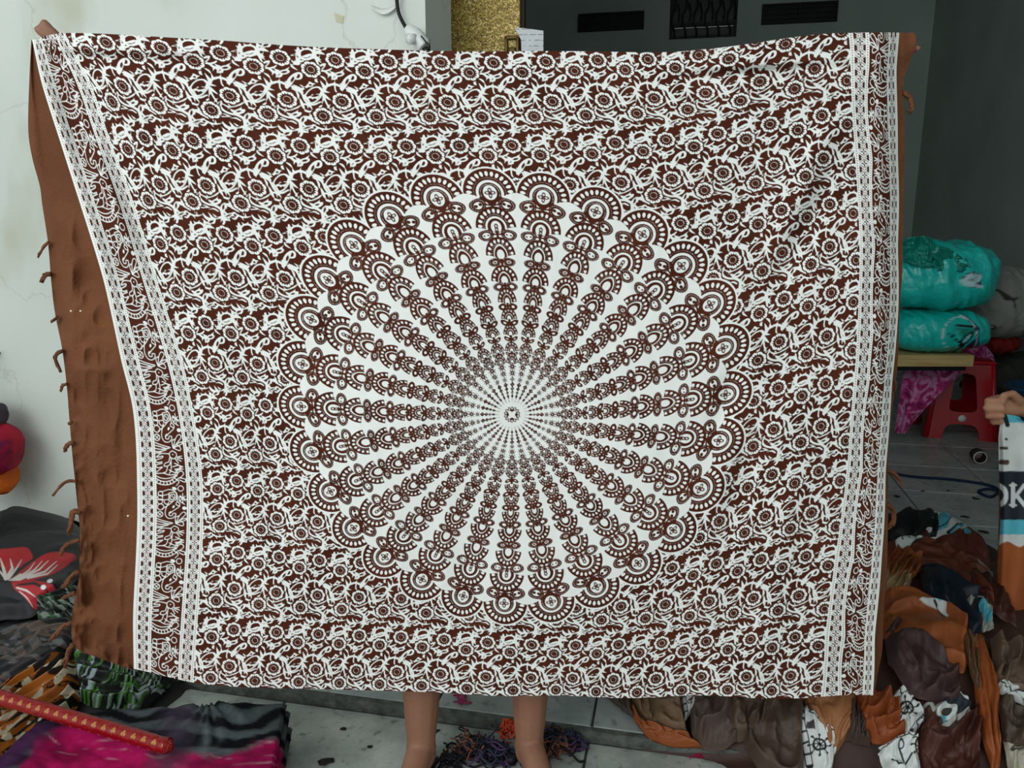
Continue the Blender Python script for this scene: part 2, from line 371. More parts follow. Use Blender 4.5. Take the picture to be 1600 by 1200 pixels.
SCALES = [  # top, corner, half width, tip, ovals, bean(offset, radius, a, b, tilt)
    (360, 322, 35.5, 301, 13, (20.0, 305, 12.0, 10.0, 25)), (302, 271, 27.5, 262, 11, (15.8, 260.5, 10.8, 8.0, 12)),
    (257, 231, 20.3, 223, 9, (10.0, 221.5, 8.8, 6.0, 15)), (216.5, 194, 18.6, 189, 9, (9.6, 186.5, 8.0, 5.8, 22)),
    (184, 164, 13.4, 160, 8, (7.8, 157.5, 5.8, 4.6, 20)), (155, 140, 11.4, 137, 7, (6.8, 134.5, 6.4, 3.6, -25)),
    (132, 118, 10.6, 114, 7, (5.4, 111.5, 5.0, 2.6, -30)), (107, 94, 10.0, 91, 6, (6.0, 90.0, 3.4, 2.0, -30)),
    (91, 77, 8.6, 74, 6, None)]
def mandala(u, v):
    """distance field inside the round medallion: negative = white; second value: signed mask of the medallion"""
    r = np.hypot(u, v); wedge = 2 * math.pi / 28
    th = np.arctan2(u, -v)
    th = np.mod(th + wedge / 2, wedge) - wedge / 2
    xs = r * np.sin(th); x = np.abs(xs); y = r * np.cos(th)
    d = r - 322.5
    top, rc, hw, tip, n, _ = SCALES[0]
    outer = np.full(u.shape, 1e9)
    brown = np.full(u.shape, 1e9)
    for li, (top, rc, hw, tip, n, bean) in enumerate(SCALES):
        k = (r > (bean[1] - bean[2] - 6 if bean else tip - 8)) & (r < top + 8)
        if not k.any(): continue
        X, Y = x[k], y[k]; H = top - rc
        yy = np.maximum(Y - rc, 0)
        d1 = (np.hypot(X / hw, yy / H) - 1) * min(hw, H)
        low = rc - (rc - tip) * np.clip(1 - X / hw, 0, 1) ** 2
        sc = np.maximum(d1, low - Y)
        if li == 0:
            outer = np.full(u.shape, 1e9); outer[k] = np.maximum((np.hypot(X / (hw + 3.2), yy / (H + 3.2)) - 1) * min(hw, H), rc - 9 - Y)
        q = np.hypot(X / hw, (Y - rc) / H); ph = np.arctan2(X / hw, (Y - rc) / H)
        pitch = math.pi * 1.04 / n
        pf = np.abs(np.mod(ph + (0 if n % 2 else pitch / 2) + pitch / 2, pitch) - pitch / 2)
        ov = (np.hypot(pf * 0.80 * hw / (0.080 * hw * 11 / n), (q - 0.79) * H / (0.115 * H)) - 1) * (0.09 * hw)
        ov = np.where(np.abs(ph) < math.pi / 2 * 1.04, ov, 9.0)
        sc = np.maximum(sc, -ov)
        if li < 3:       # dotted arc
            da = np.maximum(np.abs(q - 0.615) * hw - 0.55, 0.9 - np.abs(np.mod(ph * 0.615 * hw, 2.6) - 1.3) - 0.35)
            sc = np.maximum(sc, -np.where(np.abs(ph) < 1.75, da, 9))
        if li in (2, 3, 4):   # pointed arch
            qa = np.hypot(X / hw, (Y - rc) / H) + 0.25 * X / hw - 0.08
        else:
            qa = q
        band = np.maximum(np.abs(qa - 0.49) - 0.062, 0) * hw - 0.0001
        band = (np.abs(qa - 0.48) - 0.056) * hw
        sc = np.maximum(sc, -np.where(Y > rc - 0.12 * H - 0.1 * X, band, 9))
        core = (np.hypot(X / (0.27 * hw), (Y - rc - 0.02 * H) / (0.30 * H)) - 1) * 0.25 * hw
        core = np.maximum(core, (tip + 3.0) - Y) if li < 2 else core
        if li == 0:      # little four-petalled flower in the eye
            fx, fy = X, Y - (rc + 0.5)
            pt_ = np.minimum(d_ell(fx, fy, 0, 4.0, 2.0, 2.8), np.minimum(d_ell(fx, fy, 3.9, 0, 2.8, 2.0), d_ell(fx, fy, 0, -4.4, 1.8, 2.8)))
            core = np.maximum(core, -(np.abs(pt_) - 0.55))
            sc = np.maximum(sc, -np.where(Y > rc - 6, (np.abs(q - 0.365) * hw - 0.5), 9))
        if li == 1:
            core = np.maximum(core, -(np.abs(d_ell(X, Y, 0, rc + 2, 2.0, 2.6)) - 0.6))
            core = np.maximum(core, -(np.abs(d_ell(X, Y, 0, rc - 3.2, 1.8, 2.6)) - 0.6))
        sc = np.maximum(sc, -core)
        if bean:
            bo, br, ba, bb, tilt = bean
            c, s = math.cos(math.radians(tilt)), math.sin(math.radians(tilt))
            bx = (X - bo) * c - (Y - br) * s; by = (X - bo) * s + (Y - br) * c
            by = by + 0.22 * bb * (1 - (bx / ba) ** 2) * 0.8     # slight kidney bend
            q2 = np.hypot(bx / ba, by / bb); an = np.arctan2(by / bb, bx / ba)
            be = (q2 - 1) * bb
            if li < 4:
                dots = np.maximum((np.abs(q2 - 0.80) - 0.065) * bb, 0.25 - np.abs(np.mod(an * 9 / math.pi, 1.0) - 0.5) * 1.2)
                be = np.maximum(be, -dots)
            inn = (q2 - (0.54 if li < 2 else 0.44)) * bb
            if li == 0:
                inn = np.maximum(inn, -np.minimum(d_ell(bx, by, -0.30 * ba, 0, 2.4, 2.1), d_ell(bx, by, 0.28 * ba, 0, 2.4, 2.1)))
            elif li == 1:
                inn = np.maximum(inn, -np.minimum(d_ell(bx, by, -0.25 * ba, 0, 1.1, 1.1), d_ell(bx, by, 0.25 * ba, 0, 1.1, 1.1)))
            elif li == 2:
                inn = np.maximum(inn, -d_ell(bx, by, 0, 0, 1.9, 0.9))
            be = np.maximum(be, -inn)
            nxt = SCALES[li + 1][0]
            lk = d_seg(X, Y, [(0, tip + 1, 1.6), (0, nxt - 1, 2.4 if li == 0 else 1.2)])
            lk = np.minimum(lk, d_seg(X, Y, [(0, tip * 0.4 + br * 0.6, 0.8), (bo - 0.75 * ba, br + 0.05 * bb, 1.0)]))
            sc = np.minimum(sc, np.minimum(be, lk))
        brown[k] = np.minimum(brown[k], sc)
    # beads that run into the middle
    k = r < 84
    X, Y = x[k], y[k]; b = brown[k]
    for (rr, ra) in ((71.5, 6.0), (62.0, 5.4), (53.0, 4.4)):
        an = np.arctan2(X, Y - rr); q = np.hypot(X, Y - rr)
        ros = q - ra * (0.80 + 0.20 * np.cos(8 * an)); ros = np.maximum(ros, -(np.abs(q - 0.62 * ra) - 0.55)); ros = np.maximum(ros, -(q - 0.2 * ra))
        b = np.minimum(b, ros)
    for (rr, ra) in ((45.5, 3.2), (39.5, 2.7), (34, 2.2)):
        q = np.abs(X) + np.abs(Y - rr); b = np.minimum(b, np.maximum(q - ra * 1.15, -(q - ra * 0.55)))
    b = np.minimum(b, d_ell(X, Y, 0, 28.5, 1.5, 2.4)); b = np.minimum(b, d_seg(X, Y, [(0, 20, 0.3), (0, 46, 0.8)]))
    b = np.minimum(b, np.maximum(np.abs(r[k] - 76.5) - 0.5, X - 6.0) + 0.0)
    rk = r[k]; t2 = np.arctan2(u[k], v[k])
    ring = np.maximum(rk - (12 + 0.9 * np.cos(14 * t2)), -(rk - 6.2 + 1.8 * np.cos(4 * t2)))
    pf = np.abs(np.mod(t2 * 7 / math.pi, 1.0) - 0.5)
    ring = np.maximum(ring, -(np.hypot((rk - 9.6) / 1.5, (0.5 - pf) * 4.3 / 1.4) - 1))
    b = np.minimum(b, ring)
    brown[k] = b
    mask = np.minimum(d, outer)
    return np.maximum(mask, -(brown - np.interp(r, [0, 60, 120, 330], [0.1, 0.15, 0.26, 0.22]))), mask

def frieze_bitmap():
    """elephants, lotus and deer between the bands, drawn in 415 x 1071 units"""
    nx, ny = 130, 340
    X, Y = np.meshgrid((np.arange(nx) + 0.5) / nx * 415 + 375, (np.arange(ny) + 0.5) / ny * 1071 + 300)
    L = [[(430, 405), (470, 398), (540, 375), (600, 385), (645, 420), (662, 480), (660, 545), (692, 582), (685, 625), (640, 662), (600, 690), (560, 725)],
         [(515, 620), (495, 690), (497, 750), (530, 797), (590, 800), (630, 765), (640, 730), (600, 728), (592, 758), (552, 758), (545, 722), (570, 698)],
         [(545, 425), (640, 415), (642, 515), (550, 545), (545, 425)], [(565, 450), (620, 442), (622, 500), (568, 520), (565, 450)],
         [(440, 470), (540, 440)], [(440, 525), (545, 520)], [(450, 660), (540, 600), (600, 545)], [(540, 560), (515, 620)], [(660, 545), (640, 590), (690, 620)],
         [(480, 540), (490, 580), (540, 590)], [(690, 470), (690, 540), (760, 590)], [(700, 460), (735, 500), (770, 470)], [(700, 540), (735, 500), (770, 540)],
         [(735, 430), (735, 570)], [(690, 480), (780, 520)],
         [(370, 800), (460, 835), (600, 872)], [(370, 840), (470, 865), (560, 890)], [(370, 880), (460, 895), (590, 880)], [(370, 920), (440, 925), (540, 905)], [(380, 945), (440, 940), (480, 915)],
         [(640, 880), (635, 790), (690, 760)], [(640, 880), (690, 760), (745, 705), (775, 740), (690, 830)], [(690, 830), (775, 800), (770, 830), (640, 880)], [(690, 830), (745, 870), (735, 915), (640, 880)], [(650, 880), (690, 830)],
         [(620, 915), (580, 950), (590, 1000), (640, 1020), (680, 980), (670, 940), (620, 915)],
         [(690, 1000), (755, 985)], [(690, 1005), (760, 1020)], [(680, 1020), (740, 1055)], [(660, 1025), (700, 1080)],
         [(575, 955), (470, 950), (410, 980), (400, 1000), (480, 985), (470, 1010), (380, 1040), (400, 1070), (470, 1060)],
         [(580, 1000), (560, 1060), (510, 1080), (495, 1120), (560, 1110), (590, 1060)], [(600, 1020), (595, 1100), (585, 1180), (560, 1220)],
         [(470, 1080), (380, 1105), (400, 1140), (470, 1130), (420, 1170), (385, 1200)], [(610, 1130), (700, 1110), (720, 1150), (640, 1160)], [(700, 1110), (760, 1130)], [(650, 1180), (760, 1160)],
         [(640, 1080), (690, 1100)], [(540, 1130), (520, 1190), (480, 1210)],
         [(375, 1220), (480, 1215), (560, 1240), (640, 1230)], [(375, 1250), (440, 1280), (520, 1290), (600, 1270), (660, 1240)],
         [(560, 1170), (620, 1200), (690, 1210)],
         [(660, 1260), (690, 1200), (740, 1190), (760, 1230), (720, 1270), (680, 1290)], [(700, 1280), (780, 1300), (770, 1340), (700, 1310)], [(660, 1300), (690, 1340), (650, 1390)],
         [(640, 1230), (700, 1150), (740, 1140)]]
    LS = [spline(p, 4) if len(p) > 2 else p for p in L]
    d = np.full(X.shape, 1e9)
    for off in (-1071, 0, 1071):
        yy = Y - off
        for pts in LS: d = np.minimum(d, d_line(X, yy, pts, 6.2))
        for (cx, cy, rr) in ((430, 430, 32), (425, 490, 34), (420, 548, 36), (430, 630, 44), (420, 740, 42), (710, 360, 38)):
            d = np.minimum(d, np.abs(np.hypot(X - cx, yy - cy) - rr) - 6)
        d = np.minimum(d, d_line(X, yy, [(395, 715), (445, 765)], 5)); d = np.minimum(d, d_line(X, yy, [(445, 715), (395, 765)], 5))
        d = np.minimum(d, d_ell(X, yy, 607, 628, 14, 24, 30)); d = np.minimum(d, d_ell(X, yy, 622, 360, 34, 22, 20)); d = np.minimum(d, d_ell(X, yy, 757, 648, 30, 26, 0))
        d = np.minimum(d, d_ell(X, yy, 590, 470, 9, 9)); d = np.minimum(d, d_ell(X, yy, 604, 490, 8, 8)); d = np.minimum(d, d_ell(X, yy, 628, 965, 10, 8))
        # boat: a white arc with dark squares
        q = np.hypot((X - 500) / 1.0, (yy - 1150) / 1.0); an = np.arctan2(X - 500, yy - 1150)
        arc = np.where(np.abs(an) < 0.98, np.abs(q - 205) - 30, 9)
        sq = np.maximum(np.abs(q - 205) - 17, 10 - np.abs(np.mod(an * 205, 46) - 23) - 4)
        d = np.minimum(d, np.maximum(arc, -sq))
    return d * 0.125
FRZ = frieze_bitmap()
def border(s, v):
    """s = distance outward from the inner edge of the border (0..107)"""
    x = 107.0 - s                                   # as drawn: 0 outer .. 107 inner
    d = np.full(s.shape, 9.0)
    def strip(c, hw):
        st = np.abs(x - c) - hw
        dots = np.hypot(x - c, np.mod(v, 3.6) - 1.8) - 0.95
        return np.maximum(st, -dots)
    d = np.minimum(d, np.abs(x - 1.4) - 1.6)
    for c in (5.6, 28.2, 82.3, 103.6): d = np.minimum(d, strip(c, 2.9))
    for c in (16.9, 92.9):
        lx = np.abs(x - c); ly = np.abs(np.mod(v, 17.4) - 8.7)
        zig = np.abs(lx + 0.0 - 8.3 * (0.5 + 0.5 * np.cos(math.pi * ly / 8.7)) ** 0.9 - 0.6) - 1.05
        star = lx / 8.3 + ly / 5.7 - 1
        white = np.minimum(zig, star * 3.5)
        white = np.minimum(white, d_ell(lx, ly, 0, 8.7, 4.4, 2.4))
        pet = np.minimum(d_ell(lx, ly, 0, 2.7, 1.15, 1.9), d_ell(lx, ly, 2.7, 0, 1.9, 1.15))
        white = np.maximum(white, -pet)
        white = np.maximum(white, -d_ell(lx, ly, 1.6, 8.7, 0.9, 1.3))
        white = np.maximum(white, lx - 8.6)
        d = np.minimum(d, white)
    k = (x > 31.1) & (x < 79.4)
    ix = np.clip(((x[k] - 31.1) / 48.3 * 130), 0, 128.999); iy = np.mod(v[k] / 140.0, 1.0) * 340
    x0 = ix.astype(int); y0 = np.floor(iy - 0.5).astype(int); fx = ix - x0; fy = iy - 0.5 - y0
    g = lambda a, b: FRZ[b % 340, np.clip(a, 0, 129)]
    d[k] = np.minimum(d[k], (g(x0, y0) * (1 - fx) + g(x0 + 1, y0) * fx) * (1 - fy) + (g(x0, y0 + 1) * (1 - fx) + g(x0 + 1, y0 + 1) * fx) * fy)
    return d
def sarong_print(u, v):
    d = floral(u, v)
    k = np.hypot(u, v) < 375
    m, mask = mandala(u[k], v[k])
    d[k] = np.where(mask < 0, m, d[k])
    e = np.abs(u) - 513.0
    k = e > 0
    d[k] = border(e[k], v[k])
    return d
# ------------------------------------------------------------------ the room
STEP = 0.03                                   # the inner floor lies one low step higher
M_wall = None
def wall_material():
    m, nt, b = nodes_of('white_wall_paint')
    tc = N(nt, 'ShaderNodeTexCoord')
    nz = N(nt, 'ShaderNodeTexNoise'); nz.inputs['Scale'].default_value = 1.3; nz.inputs['Detail'].default_value = 6
    nt.links.new(tc.outputs['Object'], nz.inputs['Vector'])
    base = ramp(nt, nz.outputs[0], [(0.3, srgb(205, 212, 203)), (0.7, srgb(222, 228, 220))])
    st = N(nt, 'ShaderNodeTexNoise'); st.inputs['Scale'].default_value = 2.1; st.inputs['Detail'].default_value = 4
    mp = N(nt, 'ShaderNodeMapping'); mp.inputs['Scale'].default_value = (1, 1, 0.5); mp.inputs['Location'].default_value = (3.1, 0.4, 1.7)
    nt.links.new(tc.outputs['Object'], mp.inputs[0]); nt.links.new(mp.outputs[0], st.inputs['Vector'])
    mask = ramp(nt, st.outputs[0], [(0.60, (0, 0, 0)), (0.78, (1, 1, 1))])
    mx = N(nt, 'ShaderNodeMix', data_type='RGBA'); mx.inputs[7].default_value = (*srgb(176, 172, 140), 1)
    nt.links.new(mask, mx.inputs[0]); nt.links.new(base, mx.inputs[6])
    # hairline cracks
    vo = N(nt, 'ShaderNodeTexVoronoi', feature='DISTANCE_TO_EDGE'); vo.inputs['Scale'].default_value = 1.15
    wn = N(nt, 'ShaderNodeTexNoise'); wn.inputs['Scale'].default_value = 5; wn.inputs['Detail'].default_value = 5
    nt.links.new(tc.outputs['Object'], wn.inputs['Vector'])
    av = N(nt, 'ShaderNodeMix', data_type='RGBA', blend_type='ADD'); av.inputs[0].default_value = 0.35
    nt.links.new(tc.outputs['Object'], av.inputs[6]); nt.links.new(wn.outputs[1], av.inputs[7]); nt.links.new(av.outputs[2], vo.inputs['Vector'])
    ck = ramp(nt, vo.outputs['Distance'], [(0.0, (1, 1, 1)), (0.006, (0, 0, 0))])
    m2 = N(nt, 'ShaderNodeMath', operation='MULTIPLY'); m2.inputs[1].default_value = 0.22
    nt.links.new(ck, m2.inputs[0])
    mx2 = N(nt, 'ShaderNodeMix', data_type='RGBA'); mx2.inputs[7].default_value = (*srgb(120, 122, 112), 1)
    nt.links.new(m2.outputs[0], mx2.inputs[0]); nt.links.new(mx.outputs[2], mx2.inputs[6])
    nt.links.new(mx2.outputs[2], b.inputs['Base Color'])
    b.inputs['Roughness'].default_value = 0.75; b.inputs['Specular IOR Level'].default_value = 0.25
    return m
M_wall = wall_material()
M_grey = plain('grey_green_wall_paint', srgb(160, 174, 166), rough=0.7, var=0.10, scale=2.0, bump=0.1, bscale=30)
M_ceil = plain('ceiling_paint', srgb(150, 152, 148), rough=0.9)
M_grout = plain('dark_grout', srgb(58, 62, 60), rough=0.9, var=0.3, scale=20, bump=0.3)
def tile_material(name, c0, c1, rough, dirt):
    m, nt, b = nodes_of(name)
    tc = N(nt, 'ShaderNodeTexCoord'); ge = N(nt, 'ShaderNodeNewGeometry')
    nz = N(nt, 'ShaderNodeTexNoise'); nz.inputs['Scale'].default_value = 5; nz.inputs['Detail'].default_value = 8; nz.inputs['Roughness'].default_value = 0.7
    nt.links.new(ge.outputs['Position'], nz.inputs['Vector'])
    base = ramp(nt, nz.outputs[0], [(0.32, c0), (0.68, c1)])
    n2 = N(nt, 'ShaderNodeTexNoise'); n2.inputs['Scale'].default_value = 38; n2.inputs['Detail'].default_value = 6
    nt.links.new(ge.outputs['Position'], n2.inputs['Vector'])
    sp = ramp(nt, n2.outputs[0], [(0.58, (0, 0, 0)), (0.72, (dirt,) * 3)])
    mx = N(nt, 'ShaderNodeMix', data_type='RGBA'); mx.inputs[7].default_value = (*srgb(60, 62, 58), 1)
    nt.links.new(sp, mx.inputs[0]); nt.links.new(base, mx.inputs[6]); nt.links.new(mx.outputs[2], b.inputs['Base Color'])
    b.inputs['Roughness'].default_value = rough; b.inputs['Specular IOR Level'].default_value = 0.4
    return m
M_tile = tile_material('grey_floor_tile', srgb(132, 140, 139), srgb(170, 178, 174), 0.26, 0.4)
M_tile2 = tile_material('worn_grey_floor_tile', srgb(124, 130, 124), srgb(178, 184, 176), 0.5, 0.6)

def slab(name, a0, a1, b0, b1, z0, z1, mat, kind='structure', parent=None):
    V = [rw(a, b, z) for z in (z0, z1) for (a, b) in ((a0, b0), (a1, b0), (a1, b1), (a0, b1))]
    F = [(3, 2, 1, 0), (4, 5, 6, 7), (0, 1, 5, 4), (1, 2, 6, 5), (2, 3, 7, 6), (3, 0, 4, 7)]
    o = link(name, mesh_from(V, F), mat, parent, smooth_=False)
    if kind: o['kind'] = kind
    return o
B_STEP = ab(fl(750, 1118, STEP))[1]
B_WALL = 2.42
def on_b(px, py, b):
    """point where a pixel's ray meets the room plane at depth b"""
    dx, dy, dz = ray(px, py)
    t = b / (dx * EY[0] + dy * EY[1])
    return np.array([dx * t, dy * t, CAM_H + dz * t])
A_PIL = ab(on_b(665, 40, B_WALL))[0]
B_BACK = 8.6
A_RIGHT = ab(on_b(1452, 100, B_BACK))[0]
A_LEFT = -4.2
ZC = 3.8
# pillar back edge seen at x = 707
B_PIL = B_WALL + 0.3
for _k in range(40):
    p = np.array(rw(A_PIL, B_PIL, 1.6)); dep = p[1] * CT + (CAM_H - p[2]) * ST
    B_PIL += (707 - (CX + FPX * p[0] / dep)) * 0.004
floor = slab('floor', A_LEFT, A_RIGHT + 0.1, B_STEP + 0.012, B_BACK, -0.05, STEP - 0.006, M_grout)
floor_front = slab('floor_front', A_LEFT, A_RIGHT + 0.1, -2.2, B_STEP + 0.011, -0.08, -0.006, M_grout)
slab('trim_1', A_LEFT, A_RIGHT, B_STEP - 0.002, B_STEP + 0.020, -0.004, STEP - 0.002, plain('rough_cement', srgb(84, 88, 82), rough=0.95, var=0.4, scale=40, bump=0.6, bscale=90))
tl = {}
def tile_obj(a0, a1, b0, b1, z, parent, mat):
    key = (round(a1 - a0, 3), round(b1 - b0, 3), mat.name)
    g = 0.003
    if key not in tl:
        w, h = (a1 - a0) / 2 - g, (b1 - b0) / 2 - g; e = 0.003
        V = [(-w, -h, -0.006), (w, -h, -0.006), (w, h, -0.006), (-w, h, -0.006), (-w, -h, -e), (w, -h, -e), (w, h, -e), (-w, h, -e),
             (-w + e, -h + e, 0), (w - e, -h + e, 0), (w - e, h - e, 0), (-w + e, h - e, 0)]
        F = [(0, 1, 5, 4), (1, 2, 6, 5), (2, 3, 7, 6), (3, 0, 4, 7), (4, 5, 9, 8), (5, 6, 10, 9), (6, 7, 11, 10), (7, 4, 8, 11), (8, 9, 10, 11)]
        tl[key] = mesh_from(V, F); tl[key].materials.append(mat)
    o = bpy.data.objects.new('tile', tl[key]); COL.objects.link(o); o.parent = parent
    o.location = rw((a0 + a1) / 2, (b0 + b1) / 2, z); o.rotation_euler = (0, 0, -RA)
T = 0.40
a_ref = ab(fl(928, 1116, STEP))[0]
na0 = int(math.floor((A_LEFT - a_ref) / T)); na1 = int(math.ceil((A_RIGHT - a_ref) / T))
for i in range(na0, na1):
    for j in range(0, int((B_BACK - B_STEP) / T) + 1):
        a0 = max(a_ref + i * T, A_LEFT); a1 = min(a_ref + (i + 1) * T, A_RIGHT)
        b0 = B_STEP + 0.012 + j * T; b1 = min(b0 + T, B_BACK)
        if a1 - a0 > 0.05 and b1 - b0 > 0.05: tile_obj(a0, a1, b0, b1, STEP, floor, M_tile)
a_ref2 = ab(fl(914, 1185, 0))[0]
for i in range(-9, 6):
    for j in range(6):
        a0, a1 = max(a_ref2 + i * T, A_LEFT), min(a_ref2 + (i + 1) * T, A_RIGHT)
        if a1 - a0 > 0.05: tile_obj(a0, a1, B_STEP - 0.004 - (j + 1) * T, B_STEP - 0.004 - j * T, 0.0, floor_front, M_tile2)
slab('wall_left', A_LEFT, A_PIL, B_WALL, B_PIL, -0.05, ZC, M_wall)
slab('wall_side', A_LEFT - 0.15, A_LEFT, B_STEP - 0.6, B_BACK, -0.05, ZC, M_wall)
slab('wall_right', A_RIGHT, A_RIGHT + 0.15, -0.2, B_BACK + 0.15, -0.05, ZC, M_grey)
slab('ceiling', A_LEFT - 0.15, A_RIGHT + 0.15, 0.3, B_BACK + 0.15, ZC, ZC + 0.12, M_ceil)

# back wall with the opening of the window above
wb = lambda x, y: (lambda q: (ab(q)[0], q[2]))(on_b(x, y, B_BACK))
wa0, wz0 = wb(1045, 62); wa1, _ = wb(1150, 62); wz1 = wz0 + 0.72
slab('wall_back', A_LEFT - 0.15, wa0, B_BACK, B_BACK + 0.15, -0.05, ZC, M_grey)
slab('wall_back_side', wa1, A_RIGHT + 0.15, B_BACK, B_BACK + 0.15, -0.05, ZC, M_grey)
slab('wall_back_below', wa0, wa1, B_BACK, B_BACK + 0.15, -0.05, wz0, M_grey)
slab('wall_back_above', wa0, wa1, B_BACK, B_BACK + 0.15, wz1, ZC, M_grey)
M_iron = plain('black_iron', srgb(26, 26, 26), rough=0.5, var=0.3)
M_dglass = plain('dusty_dark_glass', srgb(60, 62, 60), rough=0.25, var=0.3, scale=9, spec=0.5)
win = empty('window_1', rw((wa0 + wa1) / 2, B_BACK, wz0)); win['kind'] = 'structure'
def bar(name, a0, a1, b0, b1, z0, z1, mat, parent):
    return slab(name, a0, a1, b0, b1, z0, z1, mat, None, parent)
bar('window_frame', wa0, wa1, B_BACK + 0.05, B_BACK + 0.10, wz0, wz0 + 0.04, M_iron, win)
bar('window_frame', wa0, wa1, B_BACK + 0.05, B_BACK + 0.10, wz1 - 0.04, wz1, M_iron, win)
bar('window_frame', wa0, wa0 + 0.03, B_BACK + 0.05, B_BACK + 0.10, wz0 + 0.04, wz1 - 0.04, M_iron, win)
bar('window_frame', wa1 - 0.03, wa1, B_BACK + 0.05, B_BACK + 0.10, wz0 + 0.04, wz1 - 0.04, M_iron, win)
zr = wb(1097, 36)[1]
bar('rail', wa0 + 0.03, wa1 - 0.03, B_BACK + 0.055, B_BACK + 0.085, zr - 0.02, zr + 0.02, M_iron, win)
bar('pane', wa0 + 0.03, wa1 - 0.03, B_BACK + 0.088, B_BACK + 0.094, wz0 + 0.04, zr - 0.02, M_dglass, win)
bar('pane', wa0 + 0.03, wa1 - 0.03, B_BACK + 0.088, B_BACK + 0.094, zr + 0.02, wz1 - 0.04, M_dglass, win)
for k in range(6):
    a = wa0 + (k + 0.6) / 6 * (wa1 - wa0)
    m = MB(); w_ = (wa1 - wa0) / 14
    m.tube([rw(a - w_ * 0.3, B_BACK + 0.03, wz0 + 0.02), rw(a - w_ * 0.3, B_BACK + 0.03, zr - 0.05), rw(a - w_, B_BACK + 0.03, zr), rw(a - w_, B_BACK + 0.03, zr + 0.09),
            rw(a - w_ * 0.3, B_BACK + 0.03, zr + 0.16), rw(a - w_ * 0.3, B_BACK + 0.03, wz1 - 0.03)], 0.009, 6)
    m.tube([rw(a + w_ * 0.5, B_BACK + 0.03, zr + 0.03), rw(a + w_ * 0.7, B_BACK + 0.03, zr + 0.10), rw(a + w_ * 0.2, B_BACK + 0.03, zr + 0.2)], 0.008, 6)
    m.build('grille_bar', M_iron, win)
# louvred vents high on the back wall
M_vent = plain('black_vent_plastic', srgb(20, 22, 22), rough=0.6, var=0.3)
def vent(x0, x1, y0, y1, label):
    a0, z1 = wb(x0, y0); a1, z0 = wb(x1, y1)
    r = empty('wall_vent', rw((a0 + a1) / 2, B_BACK, z0)); tag(r, label, 'vent', 'black wall vents')
    bar('back_plate', a0, a1, B_BACK - 0.012, B_BACK - 0.001, z0, z1, M_vent, r)
    t = 0.018
    for (q0, q1, s0, s1) in ((a0, a1, z0, z0 + t), (a0, a1, z1 - t, z1), (a0, a0 + t, z0 + t, z1 - t), (a1 - t, a1, z0 + t, z1 - t), ((a0 + a1) / 2 - t / 2, (a0 + a1) / 2 + t / 2, z0 + t, z1 - t)):
        bar('frame', q0, q1, B_BACK - 0.035, B_BACK - 0.012, s0, s1, M_vent, r)
    for k in range(3):
        z = z0 + (k + 1) / 4 * (z1 - z0)
        bar('slat', a0 + t, a1 - t, B_BACK - 0.028, B_BACK - 0.013, z - 0.006, z + 0.006, M_vent, r)
vent(904, 1006, 23, 46, 'black louvred wall vent between gold panel and barred window')
vent(1191, 1307, 8, 34, 'black louvred wall vent between barred window and wall corner')

# gold glitter cabinet behind the pillar, with hasp and paper slip
def glitter():
    m, nt, b = nodes_of('gold_glitter')
    tc = N(nt, 'ShaderNodeTexCoord')
    vo = N(nt, 'ShaderNodeTexVoronoi'); vo.inputs['Scale'].default_value = 260
    nt.links.new(tc.outputs['Object'], vo.inputs['Vector'])
    sep = N(nt, 'ShaderNodeSeparateColor'); nt.links.new(vo.outputs['Color'], sep.inputs[0])
    nt.links.new(ramp(nt, sep.outputs[0], [(0.0, srgb(84, 66, 18)), (0.5, srgb(160, 132, 52)), (0.8, srgb(196, 168, 80)), (1.0, srgb(240, 224, 160))]), b.inputs['Base Color'])
    b.inputs['Metallic'].default_value = 0.25; b.inputs['Roughness'].default_value = 0.45
    bp = N(nt, 'ShaderNodeBump'); bp.inputs['Strength'].default_value = 0.6; bp.inputs['Distance'].default_value = 0.004
    nt.links.new(sep.outputs[1], bp.inputs['Height']); nt.links.new(bp.outputs[0], b.inputs['Normal'])
    return m
M_gold = glitter()
M_dark = plain('dark_brown_board', srgb(44, 36, 26), rough=0.6)
BG = B_PIL + 0.12
ga0 = ab(on_b(700, 40, BG))[0]; ga1 = ab(on_b(817, 40, BG))[0]
g = empty('glitter_cabinet', rw((ga0 + ga1) / 2, BG, STEP)); tag(g, 'tall gold glitter cabinet door standing behind the white pillar', 'cabinet')
bar('body', ga0, ga1, BG + 0.022, BG + 0.05, STEP, 2.35, M_dark, g)
dr = bar('door', ga0 + 0.004, ga1 - 0.012, BG, BG + 0.021, STEP + 0.02, 2.33, M_gold, g)
M_brass = plain('aged_brass', srgb(92, 74, 40), rough=0.4, metal=0.8, var=0.3)
q0 = on_b(789, 58, BG); q1 = on_b(812, 78, BG)
m = MB(); aa0, aa1 = ab(q0)[0], ab(q1)[0]
for zz in (q0[2] - 0.004,): m.box(rw((aa0 + aa1) / 2, BG - 0.006, zz), aa1 - aa0, 0.012, 0.012, -RA, 0.002)
for a in (aa0 + 0.006, aa1 - 0.006): m.box(rw(a, BG - 0.006, q0[2] - 0.04), 0.010, 0.012, 0.075, -RA, 0.002)
m.box(rw((aa0 + aa1) / 2, BG - 0.005, q0[2] - 0.06), (aa1 - aa0) * 0.45, 0.01, 0.05, -RA, 0.002)
m.build('hasp', M_brass, g)
